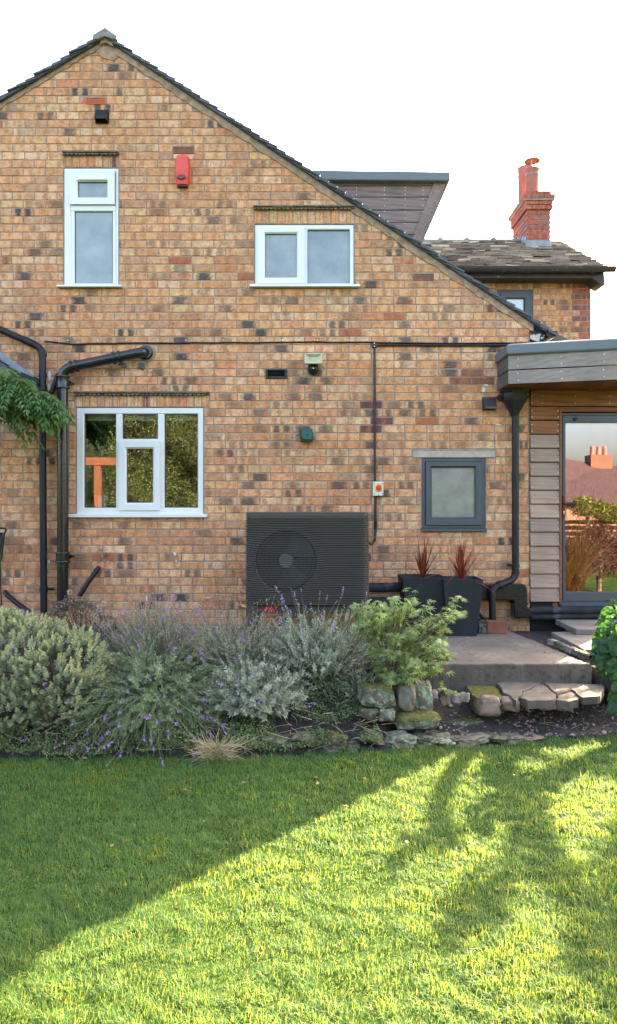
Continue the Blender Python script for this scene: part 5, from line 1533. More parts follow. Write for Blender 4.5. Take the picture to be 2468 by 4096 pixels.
# rocks at the far left by the pipe foot
stone(W(80, 1490, -1.42), (.20, .2, .13), 'tan rock at the foot of the sloping waste pipe', m_pink, 61, boxy=.6)
stone(W(44, 1486, -1.36), (.16, .2, .15), 'brown rock behind the tan rock beside the variegated shrub', m_grst, 62, boxy=.6)
for k, (x, y, sx, sz_) in enumerate(((600, 1776, .20, .12), (665, 1770, .22, .13), (730, 1765, .22, .14), (800, 1772, .2, .12))):
    stone(W(x, y + 14, -2.62 + .02 * k), (sx, .2, sz_ * .62), ['dark stone under the lavender skirt next to the dry grass tuft', 'second dark stone from the dry grass tuft under the ground cover', 'third dark stone from the dry grass tuft under the ground cover', 'mossy dark stone under the right end of the ground cover'][k], m_dkst, 70 + k, boxy=.65, rough=.3, group='dark stones under the ground cover')
# loose bricks by the downpipe foot
def loose_brick(x0, x1, y0, y1, Y, col, label):
    a, b = W(x0, y1, Y), W(x1, y0, Y)
    tag(MB().box(a.x, b.x, Y, Y + .11, .001, b.z).build('brick', col, loc=((a.x + b.x) / 2, Y + .05, 0), bevel=.005), label, 'brick', 'loose bricks at the downpipe foot')
loose_brick(1152, 1172, 1497, 1522, -.40, m_dkst, 'dark grey brick between the planter and the red brick')
loose_brick(1172.6, 1221, 1496, 1522, -.41, Mt('loose_red_brick', (.21, .072, .038), .9, var=.35, vs=14, bs=60, spots=(.10, .05, .04), spot_scale=12), 'red brick lying under the downpipe')
# slabs beside the patio
def pslab(x0, x1, y0, y1, z0, z1, label, tilt=0):
    mb = MB(); slab_poly(mb, [(x0, y0), (x1, y0), (x1, y1), (x0, y1)], z0, z1, .003, .08)
    return tag(mb.build('paving_slab', m_slab, loc=((x0 + x1) / 2, (y0 + y1) / 2, z0), bevel=.005), label, 'paving slab', 'paving slabs beside the patio')
pslab(2.415, 3.25, -.74, -.17, .051, .100, 'raised rear paving slab below the glazed door')
pslab(2.235, 2.85, -1.42, -.585, .000, .050, 'front paving slab beside the patio, half under the leafy plant')
tag(MB().box(2.50, 3.2, -.56, -.20, -.036, .0505).build('concrete_block', m_slab, loc=(2.8, -.4, -.03), bevel=.004), 'concrete packing block under the raised rear slab', 'block')
a = Vector((2.125, -.90, 0)); b = Vector((2.205, -1.56, 0))
for k in range(6):
    c = a.lerp(b, (k + .5) / 6)
    stone((c.x, c.y, .02), (.075, .125, .062), ['rearmost edging stone between patio and slab', 'second edging stone from the rear along the slab', 'third edging stone from the rear along the slab', 'pale broken edging stone in the middle of the row', 'second edging stone from the front along the slab', 'front edging stone beside the leafy plant'][k], m_rubb if k in (0, 3) else m_dkst if k % 2 else m_grst, 80 + k, boxy=.4, rot=.12, group='edging stones along the slab')
# small pebbles and grit on the bare soil: one scattered mass
PV, PF = [], []
def pebbles(n, fn, smin, smax):
    bm = bmesh.new(); bmesh.ops.create_icosphere(bm, subdivisions=1, radius=1)
    tv = np.array([v_.co[:] for v_ in bm.verts]); tf = np.array([[v_.index for v_ in f.verts] for f in bm.faces]); bm.free()
    Vs, Fs = [], []
    for i in range(n):
        x, y, z = fn(); s_ = random.uniform(smin, smax) * (1 if random.random() < .85 else 2.0)
        sc_ = np.array([random.uniform(.7, 1.5), random.uniform(.7, 1.3), random.uniform(.5, .9)]) * s_
        Vs.append(tv * sc_ * (1 + rng.normal(0, .12, (len(tv), 1))) + np.array([x, y, z])); Fs.append(tf + i * len(tv))
    return np.concatenate(Vs), np.concatenate(Fs)
def soilspot():
    x = random.uniform(.75, 2.6); y = yedge(x) + random.uniform(.0, .75); return x, y, bedz(x, y) + .006
m_peb = leafmat('soil_grit', [(.30, .25, .22), (.10, .08, .07), (.40, .36, .33), (.22, .11, .08), (.06, .05, .045)], 0, .9)
V_, F_ = pebbles(900, soilspot, .003, .009)
tag(np_mesh('gravel', V_, F_, m_peb), 'scattered grit and small stones on the bare soil', 'gravel', kind='stuff')

# ------------------------------------------------------------------ planting
m_lstem0 = Mt('shrub_stem', (.13, .095, .06), .9, var=.4, vs=30)
m_twig = Mt('twig', (.085, .055, .035), .9, var=.4, vs=30)
m_gstem = Mt('green_stem', (.14, .17, .075), .7, var=.3, vs=20)
def bush_surface(ells, n, zmin=-.42):
    P, N = [], []
    tot = sum(e[3] * e[5] for e in ells)
    for e in ells:
        k = int(n * e[3] * e[5] / tot)
        d = rdir(k * 2, -.75, 1); d = d[d[:, 1] < .65][:k]
        c, r_ = np.array(e[:3]), np.array(e[3:6])
        wob = 1 + .13 * np.array([mnoise.noise((q[0] * 3 + e[0] * 5, q[1] * 3, q[2] * 3)) for q in d])
        p = c + d * r_ * wob[:, None] * rng.uniform(.86, 1.03, (len(d), 1))
        keep = np.ones(len(p), bool)
        for f in ells:
            if f is e: continue
            keep &= (((p - np.array(f[:3])) / (np.array(f[3:6]) * .9)) ** 2).sum(1) > 1
        keep &= p[:, 2] > zmin
        P.append(p[keep]); N.append(nrm(d[keep] / r_))
    return np.concatenate(P), np.concatenate(N)
# variegated evergreen at the left
t = thing('variegated_shrub', (-1.95, -2.25, bedz(-1.95, -2.25)), 'rounded grey green shrub with cream edged leaf rosettes at the far left', 'shrub')
ells = [(-2.35, -2.2, .10, .42, .42, .36), (-1.98, -2.22, .05, .36, .42, .34), (-1.72, -2.25, .02, .30, .40, .29), (-2.15, -2.45, -.12, .42, .28, .24), (-1.62, -2.38, -.06, .20, .25, .22)]
P, N = bush_surface(ells, 3000, -.34)
Dsh = nrm(N * .8 + np.array([0, -.1, .75]) + rng.normal(0, .25, P.shape))
sets_g, sets_c = [], []
nw = 6
for k in range(nw):
    f = k / (nw - 1)
    base = P + Dsh * (.012 * k)
    A = nrm(np.cross(Dsh, rdir(len(P)))) if k == 0 else A
    B = nrm(np.cross(Dsh, A))
    th = k * math.pi / 4
    for m_ in range(4):
        a = th + m_ * math.pi / 2
        rad_ = A * math.cos(a) + B * math.sin(a)
        D = nrm(rad_ * (1.0 - .55 * f) + Dsh * (.35 + .75 * f))
        L_ = rng.uniform(.022, .033, len(P)) * (1 - .3 * f)
        (sets_c if k >= 3 else sets_g).append(leafset(base, D, nrm(Dsh - rad_ * .2), L_, L_ * .52, 'spoon'))
m_heb = leafmat('hebe_leaf', [(.19, .24, .14), (.26, .305, .19), (.22, .27, .16), (.31, .345, .22)], .12, .5)
m_hebc = leafmat('hebe_tip', [(.52, .50, .27), (.34, .37, .21), (.42, .43, .25), (.60, .56, .32), (.29, .33, .19)], .15, .5)
leaves('foliage', sets_g, m_heb, t); leaves('leaf_tips', sets_c, m_hebc, t)
core = [[(c[0], c[1], c[2] - .28), tuple(p)] for p in P[::4] for c in [min(ells, key=lambda e: sum((e[i] - p[i]) ** 2 for i in range(3)))]]
stems([[c, tuple((Vector(c) + Vector(p)) / 2 + Vector((0, 0, -.02))), p] for c, p in core], .006, .003).build('stems', m_lstem0, t)

def lavender(center, R_, n, lmin, lmax, label, lcols, fl_frac=.25, out=.8, front=.25, leafL=(.020, .036), fade=.4, leafgap=.018, droop=(.1, .5), stalk=(.08, .2), start=.22, transl=.12, maxz=None):
    cx, cy = center; z0 = bedz(cx, cy)
    t = thing('lavender_bush', (cx, cy, z0), label, 'lavender')
    P0, P1, P2, St = [], [], [], []
    fV, sV = [], []
    LP, LD, LN, LL = [], [], [], []
    stalks = []
    flP, flD = [], []
    ffP, ffD = [], []
    for i in range(n):
        a = random.uniform(0, 2 * math.pi); rr = R_ * math.sqrt(random.random())
        o = Vector((rr * math.cos(a) * 1.0, rr * math.sin(a) * .75, 0))
        b = Vector((cx + o.x * .45, cy + o.y * .45, bedz(cx + o.x * .45, cy + o.y * .45) - .01))
        d = Vector((o.x / R_ * out + random.gauss(0, .30), o.y / R_ * out - front + random.gauss(0, .30), 1.0)).normalized()
        L = random.uniform(lmin, lmax) * (1 - .25 * rr / R_)
        dr = random.uniform(*droop) * L
        f = lambda s: b + d * (L * s) + Vector((0, 0, -1)) * (dr * s * s)
        stalks.append([f(0), f(.35), f(.7), f(1.0)])
        s = start
        while s < 1.0:
            p = f(s); tg = (f(min(1, s + .02)) - f(s - .02)).normalized()
            u_ = tg.orthogonal().normalized(); q0 = random.uniform(0, 6.28)
            for m_ in range(2 if s < .85 else 4):
                rdl = Matrix.Rotation(q0 + m_ * math.pi * (1 if s < .85 else .5), 3, tg) @ u_
                LP.append(p); LD.append((rdl * random.uniform(.6, 1.0) + tg * random.uniform(.5, 1.1)).normalized()); LN.append(tg); LL.append(random.uniform(*leafL) * (1.0 if s < .9 else .8))
            s += leafgap / L * random.uniform(.7, 1.3)
        if random.random() < fl_frac:
            tg = (f(1) - f(.9)).normalized(); ls = random.uniform(*stalk)
            e = f(1) + tg * ls * .5 + Vector((random.gauss(0, .012), random.gauss(0, .012), 0)); e2 = e + (tg + Vector((random.gauss(0, .15), random.gauss(0, .15), .15))).normalized() * ls * .5
            stalks.append([f(1), e, e2])
            dd = (e2 - e).normalized(); faded = random.random() < fade
            hh = random.uniform(.022, .05)
            for k in range(18):
                q = e2 + dd * (hh * random.random()); sd_ = Vector(rdir(1)[0])
                (ffP if faded else flP).append(q); (ffD if faded else flD).append((sd_ + dd * .9).normalized())
            if random.random() < .5:
                for k in range(5):
                    q = e2 - dd * random.uniform(.02, .03); (ffP if faded else flP).append(q); (ffD if faded else flD).append((Vector(rdir(1)[0]) + dd * .5).normalized())
    LP, LD, LN, LL = map(np.array, (LP, LD, LN, LL))
    keep = LP[:, 2] > LAWN_Z + .01
    m_l = leafmat('lavender_leaf', [tuple(q * .84 for q in c) for c in lcols], transl, .6)
    leaves('foliage', [leafset(LP[keep], LD[keep], LN[keep], LL[keep], LL[keep] * .19 + .0016, 'strip')], m_l, t)
    stems(stalks, .0026, .0011).build('stems', m_gstem if fade < .7 else m_lstem, t)
    if flP: leaves('flowers', [leafset(np.array(flP), np.array(flD), rdir(len(flP)), rng.uniform(.008, .014, len(flP)), .0075, 'spoon')], m_lavf, t)
    if ffP: leaves('faded_flowers', [leafset(np.array(ffP), np.array(ffD), rdir(len(ffP)), rng.uniform(.006, .010, len(ffP)), .005, 'spoon')], m_lavd, t)
    return t
m_lstem = Mt('dry_lavender_stem', (.24, .20, .13), .85, var=.3, vs=30)
m_lavf = leafmat('lavender_flower', [(.33, .18, .44), (.42, .27, .52), (.26, .13, .36), (.46, .35, .54)], .25, .7, (1.2, 1, 1.3))
m_lavd = leafmat('faded_flower', [(.30, .235, .20), (.38, .32, .27), (.22, .16, .14), (.33, .26, .28)], .1, .8)
GREEN = [(.20, .265, .13), (.28, .34, .18), (.235, .30, .16), (.33, .38, .23), (.16, .215, .11)]
SILV = [(.38, .40, .285), (.46, .475, .35), (.30, .325, .225), (.53, .54, .42), (.25, .275, .19)]
lavender((-1.12, -2.22), .66, 820, .36, .62, 'sprawling green lavender bush with bent stems drooping over the lawn edge', GREEN, .24, 1.2, .42, (.022, .040), .25, .019, (.25, .95), (.08, .30))
lavender((-1.25, -1.55), .62, 420, .30, .50, 'lavender with faded brown flower heads along the wall behind', [(.26, .29, .17), (.34, .36, .23), (.30, .25, .17), (.40, .40, .28)], .5, .75, .0, (.015, .028), .88, .024, (.0, .2), (.06, .16))
lavender((-.55, -1.75), .42, 300, .30, .50, 'grey lavender with brown spent flowers left of the heat pump', [(.29, .32, .20), (.37, .39, .27), (.32, .27, .19), (.44, .45, .33)], .45, .8, .1, (.015, .028), .85, .022, (.0, .3), (.06, .16))
lavender((-.36, -2.25), .36, 300, .28, .50, 'compact silvery lavender bush in front of the heat pump fan', SILV, .08, .8, .35, (.024, .042), .4, .016, (.1, .4), (.05, .12))
lavender((.08, -1.85), .42, 340, .34, .60, 'tall silver lavender with long flower spikes before the right of the heat pump', SILV, .22, .65, .2, (.020, .038), .5, .017, (.0, .3), (.10, .26))
lavender((.42, -2.10), .24, 110, .18, .34, 'small wispy grey lavender beside the maple', [(.33, .35, .25), (.42, .43, .32), (.26, .27, .19)], .1, .9, .2, (.018, .03), .6, .018, (.1, .4), (.05, .10))

# pink flowered herb by the pipes
t = thing('oregano_bush', (-1.86, -1.35, bedz(-1.86, -1.35)), 'dark green herb bush with tiny pink flowers beside the soil pipe foot', 'herb bush')
e_ = [(-1.90, -1.38, .16, .24, .22, .30), (-1.70, -1.40, .10, .18, .2, .22)]
P, N = bush_surface(e_, 1500); P = np.concatenate([P, P * .96 + np.array([-1.86, -1.4, .15]) * .04]); N = np.concatenate([N, N])
D = nrm(N + rng.normal(0, .55, P.shape) + np.array([0, 0, .3]))
leaves('foliage', [leafset(P, D, nrm(N + [0, 0, .8]), rng.uniform(.016, .028, len(P)), rng.uniform(.010, .016, len(P)))], leafmat('oregano_leaf', [(.045, .075, .022), (.07, .11, .03), (.035, .055, .02), (.10, .055, .035)], .2, .5), t)
q = P[(N[:, 2] > .2)][::9] + np.array([0, 0, .03]); k = np.repeat(q, 9, 0) + rng.normal(0, .009, (len(q) * 9, 3))
leaves('flowers', [leafset(k, rdir(len(k), 0), rdir(len(k)), .010, .009, 'spoon')], leafmat('pink_flower', [(.46, .27, .36), (.30, .12, .13), (.20, .07, .07), (.52, .36, .43)], .2, .7), t)
stems([[(-1.86, -1.38, -.02), tuple((np.array([-1.86, -1.38, .1]) + p) / 2), tuple(p)] for p in P[::14]], .003, .0015).build('stems', m_twig, t)
# dry seed heads
t = thing('seed_head_plant', (-1.62, -1.45, bedz(-1.62, -1.45)), 'cluster of pale dry round seed heads on thin stalks', 'seed heads')
hp_, st_l = [], []
for px, py in ((690, 790), (1025, 905), (985, 930), (980, 965), (945, 1020), (960, 1065), (1140, 1015), (1095, 1090), (1045, 1125), (868, 1205)):
    c = Vector(W(px / 2.475 / S, (2050 + py / 2.475) / S, -1.62))
    hp_.append(c); st_l.append([(c.x * .7 - .49, -1.47, -.02), tuple(c + Vector((.0, .03, -.14))), tuple(c)])
    hd_n = rdir(90); q = np.array(c) + hd_n * rng.uniform(.008, .019, (90, 1))
    leaves('seed_head', [leafset(q, hd_n, rdir(90), .010, .007, 'spoon')], m_peb if False else m_lavs, t) if False else None
m_lavs = leafmat('seed_head', [(.42, .36, .25), (.52, .46, .34), (.32, .26, .18)], .1, .8)
for c in hp_:
    hd_n = rdir(110); q = np.array(c) + hd_n * rng.uniform(.006, .018, (110, 1))
    leaves('seed_head', [leafset(q, hd_n, rdir(110), .009, .007, 'spoon')], m_lavs, t)
stems(st_l, .0028, .002).build('stems', m_twig, t)
# fuchsia
def fuchsia(shoots, label, flowers, leafcol, yellow=None):
    t = thing('fuchsia', (shoots[0][0][0], shoots[0][0][1], bedz(shoots[0][0][0], shoots[0][0][1])), label, 'fuchsia')
    LP, LD, LN, LL = [], [], [], []
    for sh in shoots:
        sh = [Vector(q) for q in sh]
        for k in range(16):
            s = k / 15; i = min(len(sh) - 2, int(s * (len(sh) - 1))); f = s * (len(sh) - 1) - i
            p = sh[i].lerp(sh[i + 1], f); tg = (sh[i + 1] - sh[i]).normalized(); u_ = tg.orthogonal().normalized()
            if s < .25: continue
            for m_ in range(2):
                rd_ = Matrix.Rotation(k * 1.5 + m_ * math.pi + random.uniform(-.4, .4), 3, tg) @ u_
                LP.append(p); LD.append((rd_ + tg * .35 + Vector((0, 0, -.1))).normalized()); LN.append((tg + Vector((0, -.2, .6))).normalized()); LL.append(random.uniform(.035, .068) * (1.15 - .55 * s))
    LP, LD, LN, LL = map(np.array, (LP, LD, LN, LL))
    leaves('foliage', [leafset(LP, LD, LN, LL, LL * .46)], leafmat('fuchsia_leaf', leafcol, .25, .45), t)
    stems(shoots, .004, .002).build('stems', Mt('red_stem', (.20, .05, .03), .6), t)
    if flowers:
        fp_, fd_ = [], []
        for c in flowers:
            c = Vector(c)
            for k in range(4): fp_.append(c); a = k * 1.57 + random.random(); fd_.append((math.cos(a) * .9, math.sin(a) * .9, -.45))
            for k in range(4): fp_.append(c + Vector((0, 0, .02))); fd_.append((random.gauss(0, .2), random.gauss(0, .2), -1))
        leaves('flowers', [leafset(np.array(fp_), np.array(fd_), rdir(len(fp_)), .042, .014)], leafmat('fuchsia_flower', [(.50, .012, .02), (.36, .01, .03), (.58, .03, .03)], .2, .5, (1.2, .6, .6)), t)
    if yellow:
        leaves('yellow_leaf', [leafset(np.array([yellow]), np.array([[.9, -.2, -.25]]), np.array([[0, -.8, .6]]), .06, .026)], leafmat('yellow_leaf', [(.50, .24, .02)], .15, .6, (1.2, 1, .5)), t)
F1 = lambda x, y, Y=-1.32: tuple(W(x, y, Y))
fuchsia([[F1(538, 1560), F1(535, 1500), F1(528, 1455), F1(526, 1420)], [F1(538, 1560), F1(548, 1490), F1(556, 1445), F1(562, 1425)]], 'upright green fuchsia shoots with red buds left of the heat pump', [], [(.10, .17, .055), (.14, .22, .07), (.07, .125, .04)])
fuchsia([[F1(605, 1560, -1.5), F1(600, 1510, -1.5), F1(600, 1475, -1.5), F1(612, 1452, -1.5), F1(640, 1448, -1.5)], [F1(610, 1550, -1.5), F1(625, 1500, -1.5), F1(650, 1470, -1.5), F1(672, 1452, -1.5)], [F1(600, 1550, -1.5), F1(590, 1500, -1.5), F1(580, 1470, -1.5)]],
        'arching fuchsia with hanging red flowers in front of the heat pump leg', [F1(631, 1464, -1.52), F1(648, 1462, -1.52), F1(655, 1466, -1.52), F1(662, 1462, -1.52), F1(645, 1470, -1.53)], [(.08, .14, .06), (.11, .18, .08), (.06, .10, .045)], F1(576, 1455, -1.55))
# low creeping ground cover on the bank
P = []
while len(P) < 26000:
    x = random.uniform(-2.9, .46); t_ = random.random() ** 1.2 * .62; y = yedge(x) + .03 + t_
    if mnoise.noise((x * 2.2, y * 2.2, 7)) < -.28: continue
    hgt = .085 + .10 * mnoise.noise((x * 3.1, y * 3.1, 1)) + .045 * mnoise.noise((x * 9, y * 9, 5))
    if hgt < .01: continue
    P.append((x, y - .05 * random.random(), bedz(x, y) + hgt * (.45 + .6 * random.random()) * (1 if t_ > .06 else .6 + .4 * random.random())))
P = np.array(P); N = nrm(np.array([0, -.35, .9]) + rng.normal(0, .3, P.shape))
D = nrm(N + rng.normal(0, .8, P.shape))
cov = leaves('ground_cover', [leafset(P, D, nrm(N + [0, 0, .5]), rng.uniform(.011, .021, len(P)), rng.uniform(.008, .014, len(P)))], leafmat('thyme_leaf', [(.085, .145, .04), (.12, .19, .055), (.16, .215, .075), (.065, .11, .035), (.19, .155, .09)], .2, .6))
tag(cov, 'small leaved dark green creeping ground cover on the bank', 'ground cover', kind='stuff')
# dead stalks tangled in the bank and the dry tuft
def strands(n, fn, ln, mat, name, label, cat, width=.0022, kind=None, parent=None, curl=.6):
    V, F = [], []
    for i in range(n):
        p, d = fn(); p = Vector(p); d = Vector(d).normalized(); L = random.uniform(*ln); sd_ = d.orthogonal().normalized(); b = len(V); seg = 5
        cv = Vector((random.gauss(0, curl), random.gauss(0, curl), random.gauss(0, curl) - .25))
        for k in range(seg + 1):
            f = k / seg; q = p + d * L * f + cv * L * f * f * .5
            q.z = max(q.z, LAWN_Z + .004)
            w_ = width * (1 - .6 * f); V += [tuple(q + sd_ * w_), tuple(q - sd_ * w_)]
        F += [(b + 2 * k, b + 2 * k + 1, b + 2 * k + 3, b + 2 * k + 2) for k in range(seg)]
    o = np_mesh(name, V, F, mat, parent)
    if parent is None: tag(o, label, cat, kind=kind)
    return o
m_straw = leafmat('straw', [(.40, .29, .16), (.30, .21, .12), (.48, .37, .22), (.22, .15, .09)], .15, .8)
tc_ = W(520, 1806, -2.82)
def tuft():
    a = random.uniform(0, 6.28); r_ = random.uniform(0, .07)
    return (tc_.x + r_ * 1.4 * math.cos(a), -2.80 + r_ * .6 * math.sin(a), LAWN_Z + random.uniform(.0, .10)), (math.cos(a), math.sin(a) * .6 - .3, random.uniform(-.1, 1.0))
strands(300, tuft, (.04, .11), m_straw, 'dry_grass_tuft', 'tuft of pale dry grass at the lawn edge below the green lavender', 'dry grass', curl=1.1)
def dead():
    x = random.uniform(-2.2, .5) if random.random() < .8 else random.uniform(.5, 2.0); y = yedge(x) + random.uniform(-.02, .28); return (x, y, bedz(x, y) + random.uniform(.01, .15 if x < .5 else .02)), (random.gauss(0, 1), -.5 + random.gauss(0, .4), random.gauss(-.1, .5))
strands(240, dead, (.04, .15), m_straw, 'dry_stalks', 'thin dead stalks tangled along the bank', 'dead stalks', .0017, 'stuff', curl=.7)
# Japanese maple
MBX, MBY = .585, -2.02
t = thing('japanese_maple', (MBX, MBY, bedz(MBX, MBY)), 'young maple with pale green star shaped leaves before the planters', 'maple tree')
z0 = bedz(MBX, MBY)
twigs, tips = [], []
for i in range(115):
    f = i / 115
    px, py = random.choice([(930, 1470), (1000, 1455), (900, 1500), (960, 1530), (1030, 1530), (985, 1580), (1050, 1590), (930, 1590), (1010, 1480), (1065, 1495), (950, 1450), (1000, 1620), (1060, 1560), (885, 1475), (1080, 1480), (905, 1550), (970, 1500), (915, 1610), (950, 1630), (975, 1620), (1030, 1610)])
    px += random.gauss(0, 24); py += random.gauss(0, 24)
    Yt = MBY + random.gauss(-.06, .15)
    e = Vector(W(px, py, Yt)); b = Vector((MBX + random.gauss(0, .03), MBY + random.gauss(0, .03), z0))
    m1 = b.lerp(e, .45) + Vector((-(e.x - b.x) * .22, 0, .10)); m2 = b.lerp(e, .8) + Vector((0, 0, .06))
    twigs.append([b, m1, m2, e] if i % 4 == 0 else [m1.lerp(m2, .4), m2, e]); tips += [(m2.lerp(e, q), (e - m2)) for q in (.2, .55, 1.0)] + ([(m1.lerp(m2, .5), e - m2)] if i % 2 else [])
for px, py, Yt in ((1112, 1472, -2.05), (1095, 1478, -2.05), (868, 1498, -2.1), (862, 1510, -2.1)):
    e = Vector(W(px, py, Yt)); b = Vector(W(980 if px > 1000 else 905, 1500 if px > 1000 else 1530, Yt)); twigs.append([b, b.lerp(e, .5) + Vector((0, 0, .02)), e]); tips += [(b.lerp(e, q), e - b) for q in (.3, .5, .65, .8, .9, 1)]
LP, LD, LN, LL = [], [], [], []
for p, d in tips:
    for k in range(3):
        q = p + Vector((random.gauss(0, .022), random.gauss(0, .022), random.gauss(0, .014)))
        dd = Vector((d.x * .6 + random.gauss(0, .16), d.y * .4 + random.gauss(-.05, .14), d.z * .1 - .07)).normalized()
        LP.append(q); LD.append(dd); LN.append((random.gauss(0, .3), random.gauss(-.35, .25), 1)); LL.append(random.uniform(.042, .066))
LP, LD, LN, LL = map(np.array, (LP, LD, LN, LL))
m_map = leafmat('maple_leaf', [(.18, .26, .075), (.25, .32, .11), (.13, .20, .06), (.32, .37, .15), (.21, .26, .09)], .3, .5)
leaves('foliage', [leafset(LP, LD, LN, LL, LL, 'palm')], m_map, t)
stems(twigs, .006, .0012, 5).build('stems', Mt('maple_bark', (.11, .075, .04), .8, var=.3), t)

# big leaved plant at the right edge
m_big = leafmat('broad_leaf', [(.020, .062, .020), (.028, .082, .024), (.018, .055, .022), (.034, .095, .026)], .28, .5, (3.6, 3.3, .8))
def broad_leaf(V, F, p, d, n, L):
    d = Vector(d).normalized(); s_ = d.cross(Vector(n)).normalized(); n = s_.cross(d); b = len(V); NU, NV = 15, 13; ph = random.random() * 9
    for i in range(NU):
        u_ = i / (NU - 1); hw = .44 * L * (math.sin(math.pi * min(1, u_ * .93 + .07) ** .75) ** .8) * (1 + .05 * math.sin(i * 2.3 + ph))
        for j in range(NV):
            v_ = (j / (NV - 1) - .5) * 2
            wv = mnoise.noise((u_ * 5 + ph, v_ * 4, ph)) * .12 * L + mnoise.noise((u_ * 11 + ph, v_ * 9, ph + 3)) * .06 * L + .03 * L * math.sin(u_ * 22 + abs(v_) * 9) * abs(v_)
            q = p + d * (L * u_) + s_ * (hw * v_) + n * (wv + .16 * L * abs(v_) ** 1.5 - .35 * L * u_ * u_)
            V.append(tuple(q))
    F += [(b + i * NV + j, b + i * NV + j + 1, b + (i + 1) * NV + j + 1, b + (i + 1) * NV + j) for i in range(NU - 1) for j in range(NV - 1)]
def broad_plant(root, spots, label):
    t = thing('broad_leaved_plant', root, label, 'leafy plant')
    V, F, st_ = [], [], []
    spots = list(spots) + [(q[0] + random.uniform(-14, 26), q[1] + random.uniform(-18, 18), q[2] + random.uniform(-.06, .14), q[3] + random.uniform(-40, 40), q[4] * random.uniform(.5, .8), random.uniform(-.1, .25)) for q in spots for _ in (0, 1)]
    for px, py, Y, ang, L, lean in spots:
        p = Vector(W(px, py, Y)); a = R(ang)
        d = Vector((math.cos(a), -.35 + random.gauss(0, .15), math.sin(a)))
        broad_leaf(V, F, p, d, (random.gauss(0, .2), -.55 + lean, .8), L)
        st_.append([root, tuple(Vector(root).lerp(p, .55) + Vector((0, 0, .06))), tuple(p)])
    np_mesh('foliage', V, F, m_big, t, smooth=True)
    stems(st_, .005, .003, 5).build('stems', m_gstem, t)
rt_ = (2.45, -2.12, bedz(2.45, -2.12))
broad_plant(rt_, [(1492, 1480, -2.2, 115, .15, 0), (1478, 1470, -2.15, 190, .11, .2), (1472, 1500, -2.25, 200, .13, .1), (1470, 1520, -2.2, 185, .14, .1), (1462, 1535, -2.3, 215, .15, .1), (1490, 1530, -2.35, 240, .16, 0), (1475, 1555, -2.3, 205, .17, .1),
    (1468, 1575, -2.35, 220, .15, 0), (1480, 1590, -2.4, 250, .14, 0), (1455, 1548, -2.2, 235, .14, .1), (1495, 1500, -2.3, 260, .15, 0), (1500, 1560, -2.3, 280, .16, 0), (1450, 1585, -2.3, 195, .10, .1), (1462, 1500, -2.1, 170, .10, .2), (1505, 1470, -2.2, 60, .14, .1), (1490, 1610, -2.35, 250, .13, 0), (1448, 1600, -2.3, 280, .09, 0), (1510, 1600, -2.3, 300, .15, 0), (1520, 1530, -2.3, 350, .15, 0), (1525, 1500, -2.2, 20, .15, 0)],
    'large crinkled bright green leaves of a plant beside the slab at the right edge')
broad_plant((2.38, -2.42, bedz(2.38, -2.42)), [(1490, 1665, -2.4, 235, .13, 0), (1494, 1690, -2.45, 215, .12, 0), (1500, 1700, -2.45, 190, .13, .1), (1510, 1660, -2.4, 270, .12, 0), (1515, 1690, -2.4, 330, .12, 0)], 'low clump of broad leaves over the bare soil at the right edge')

# climbing plant at the left
t = thing('wisteria', (-3.6, -.35, bedz(-3.6, -.35)), 'climbing plant with drooping feathery green leaves at the upper left of the pipes', 'climbing plant')
LP, LD, LN, LL, rach = [], [], [], [], []
for i in range(330):
    f = random.random() ** .75; Yw = random.uniform(-.78, -.30)
    px = -70 + 188 * f + random.gauss(0, 8); py = 880 + 80 * max(0, (px + 5) / 130) ** 1.2 + abs(random.gauss(0, 52)) * (1 - .55 * max(0, px) / 130)
    p = Vector(W(px, py, Yw)); d = Vector((.75 + random.gauss(0, .3), random.gauss(-.35, .3), random.gauss(-.35, .3))).normalized()
    L = random.uniform(.13, .22); sd_ = d.cross(Vector((0, 0, 1))).normalized(); path = []
    for k in range(7):
        s = k / 6; q = p + d * (L * s) + Vector((0, 0, -1)) * (L * .55 * s * s); path.append(q)
        if k == 0: continue
        tg = (path[-1] - path[-2]).normalized()
        for sg in ((-1, 1) if k < 6 else (-1, 1, 0)):
            LP.append(q); LD.append((tg * (.55 if sg else 1) + sd_ * sg * .8 + Vector((0, 0, -.35))).normalized()); LN.append(Vector((random.gauss(0, .2), -.45, .8))); LL.append(random.uniform(.055, .080))
    rach.append([path[0], path[3], path[6]])
LP, LD, LN, LL = map(np.array, (LP, LD, LN, LL))
leaves('foliage', [leafset(LP, LD, LN, LL, LL * .36)], leafmat('wisteria_leaf', [(.055, .125, .028), (.08, .165, .036), (.045, .105, .024), (.12, .215, .048), (.068, .145, .032)], .3, .45), t)
sm = stems(rach, .0022, .0012)
sm.tube([(-3.6, -.35, bedz(-3.6, -.35)), (-3.65, -.4, .8), (-3.5, -.42, 1.7), tuple(W(-40, 890, -.5)), tuple(W(30, 915, -.5)), tuple(W(100, 965, -.5))], [.03, .028, .025, .018, .012, .006], 8)
sm.build('stems', m_twig, t)

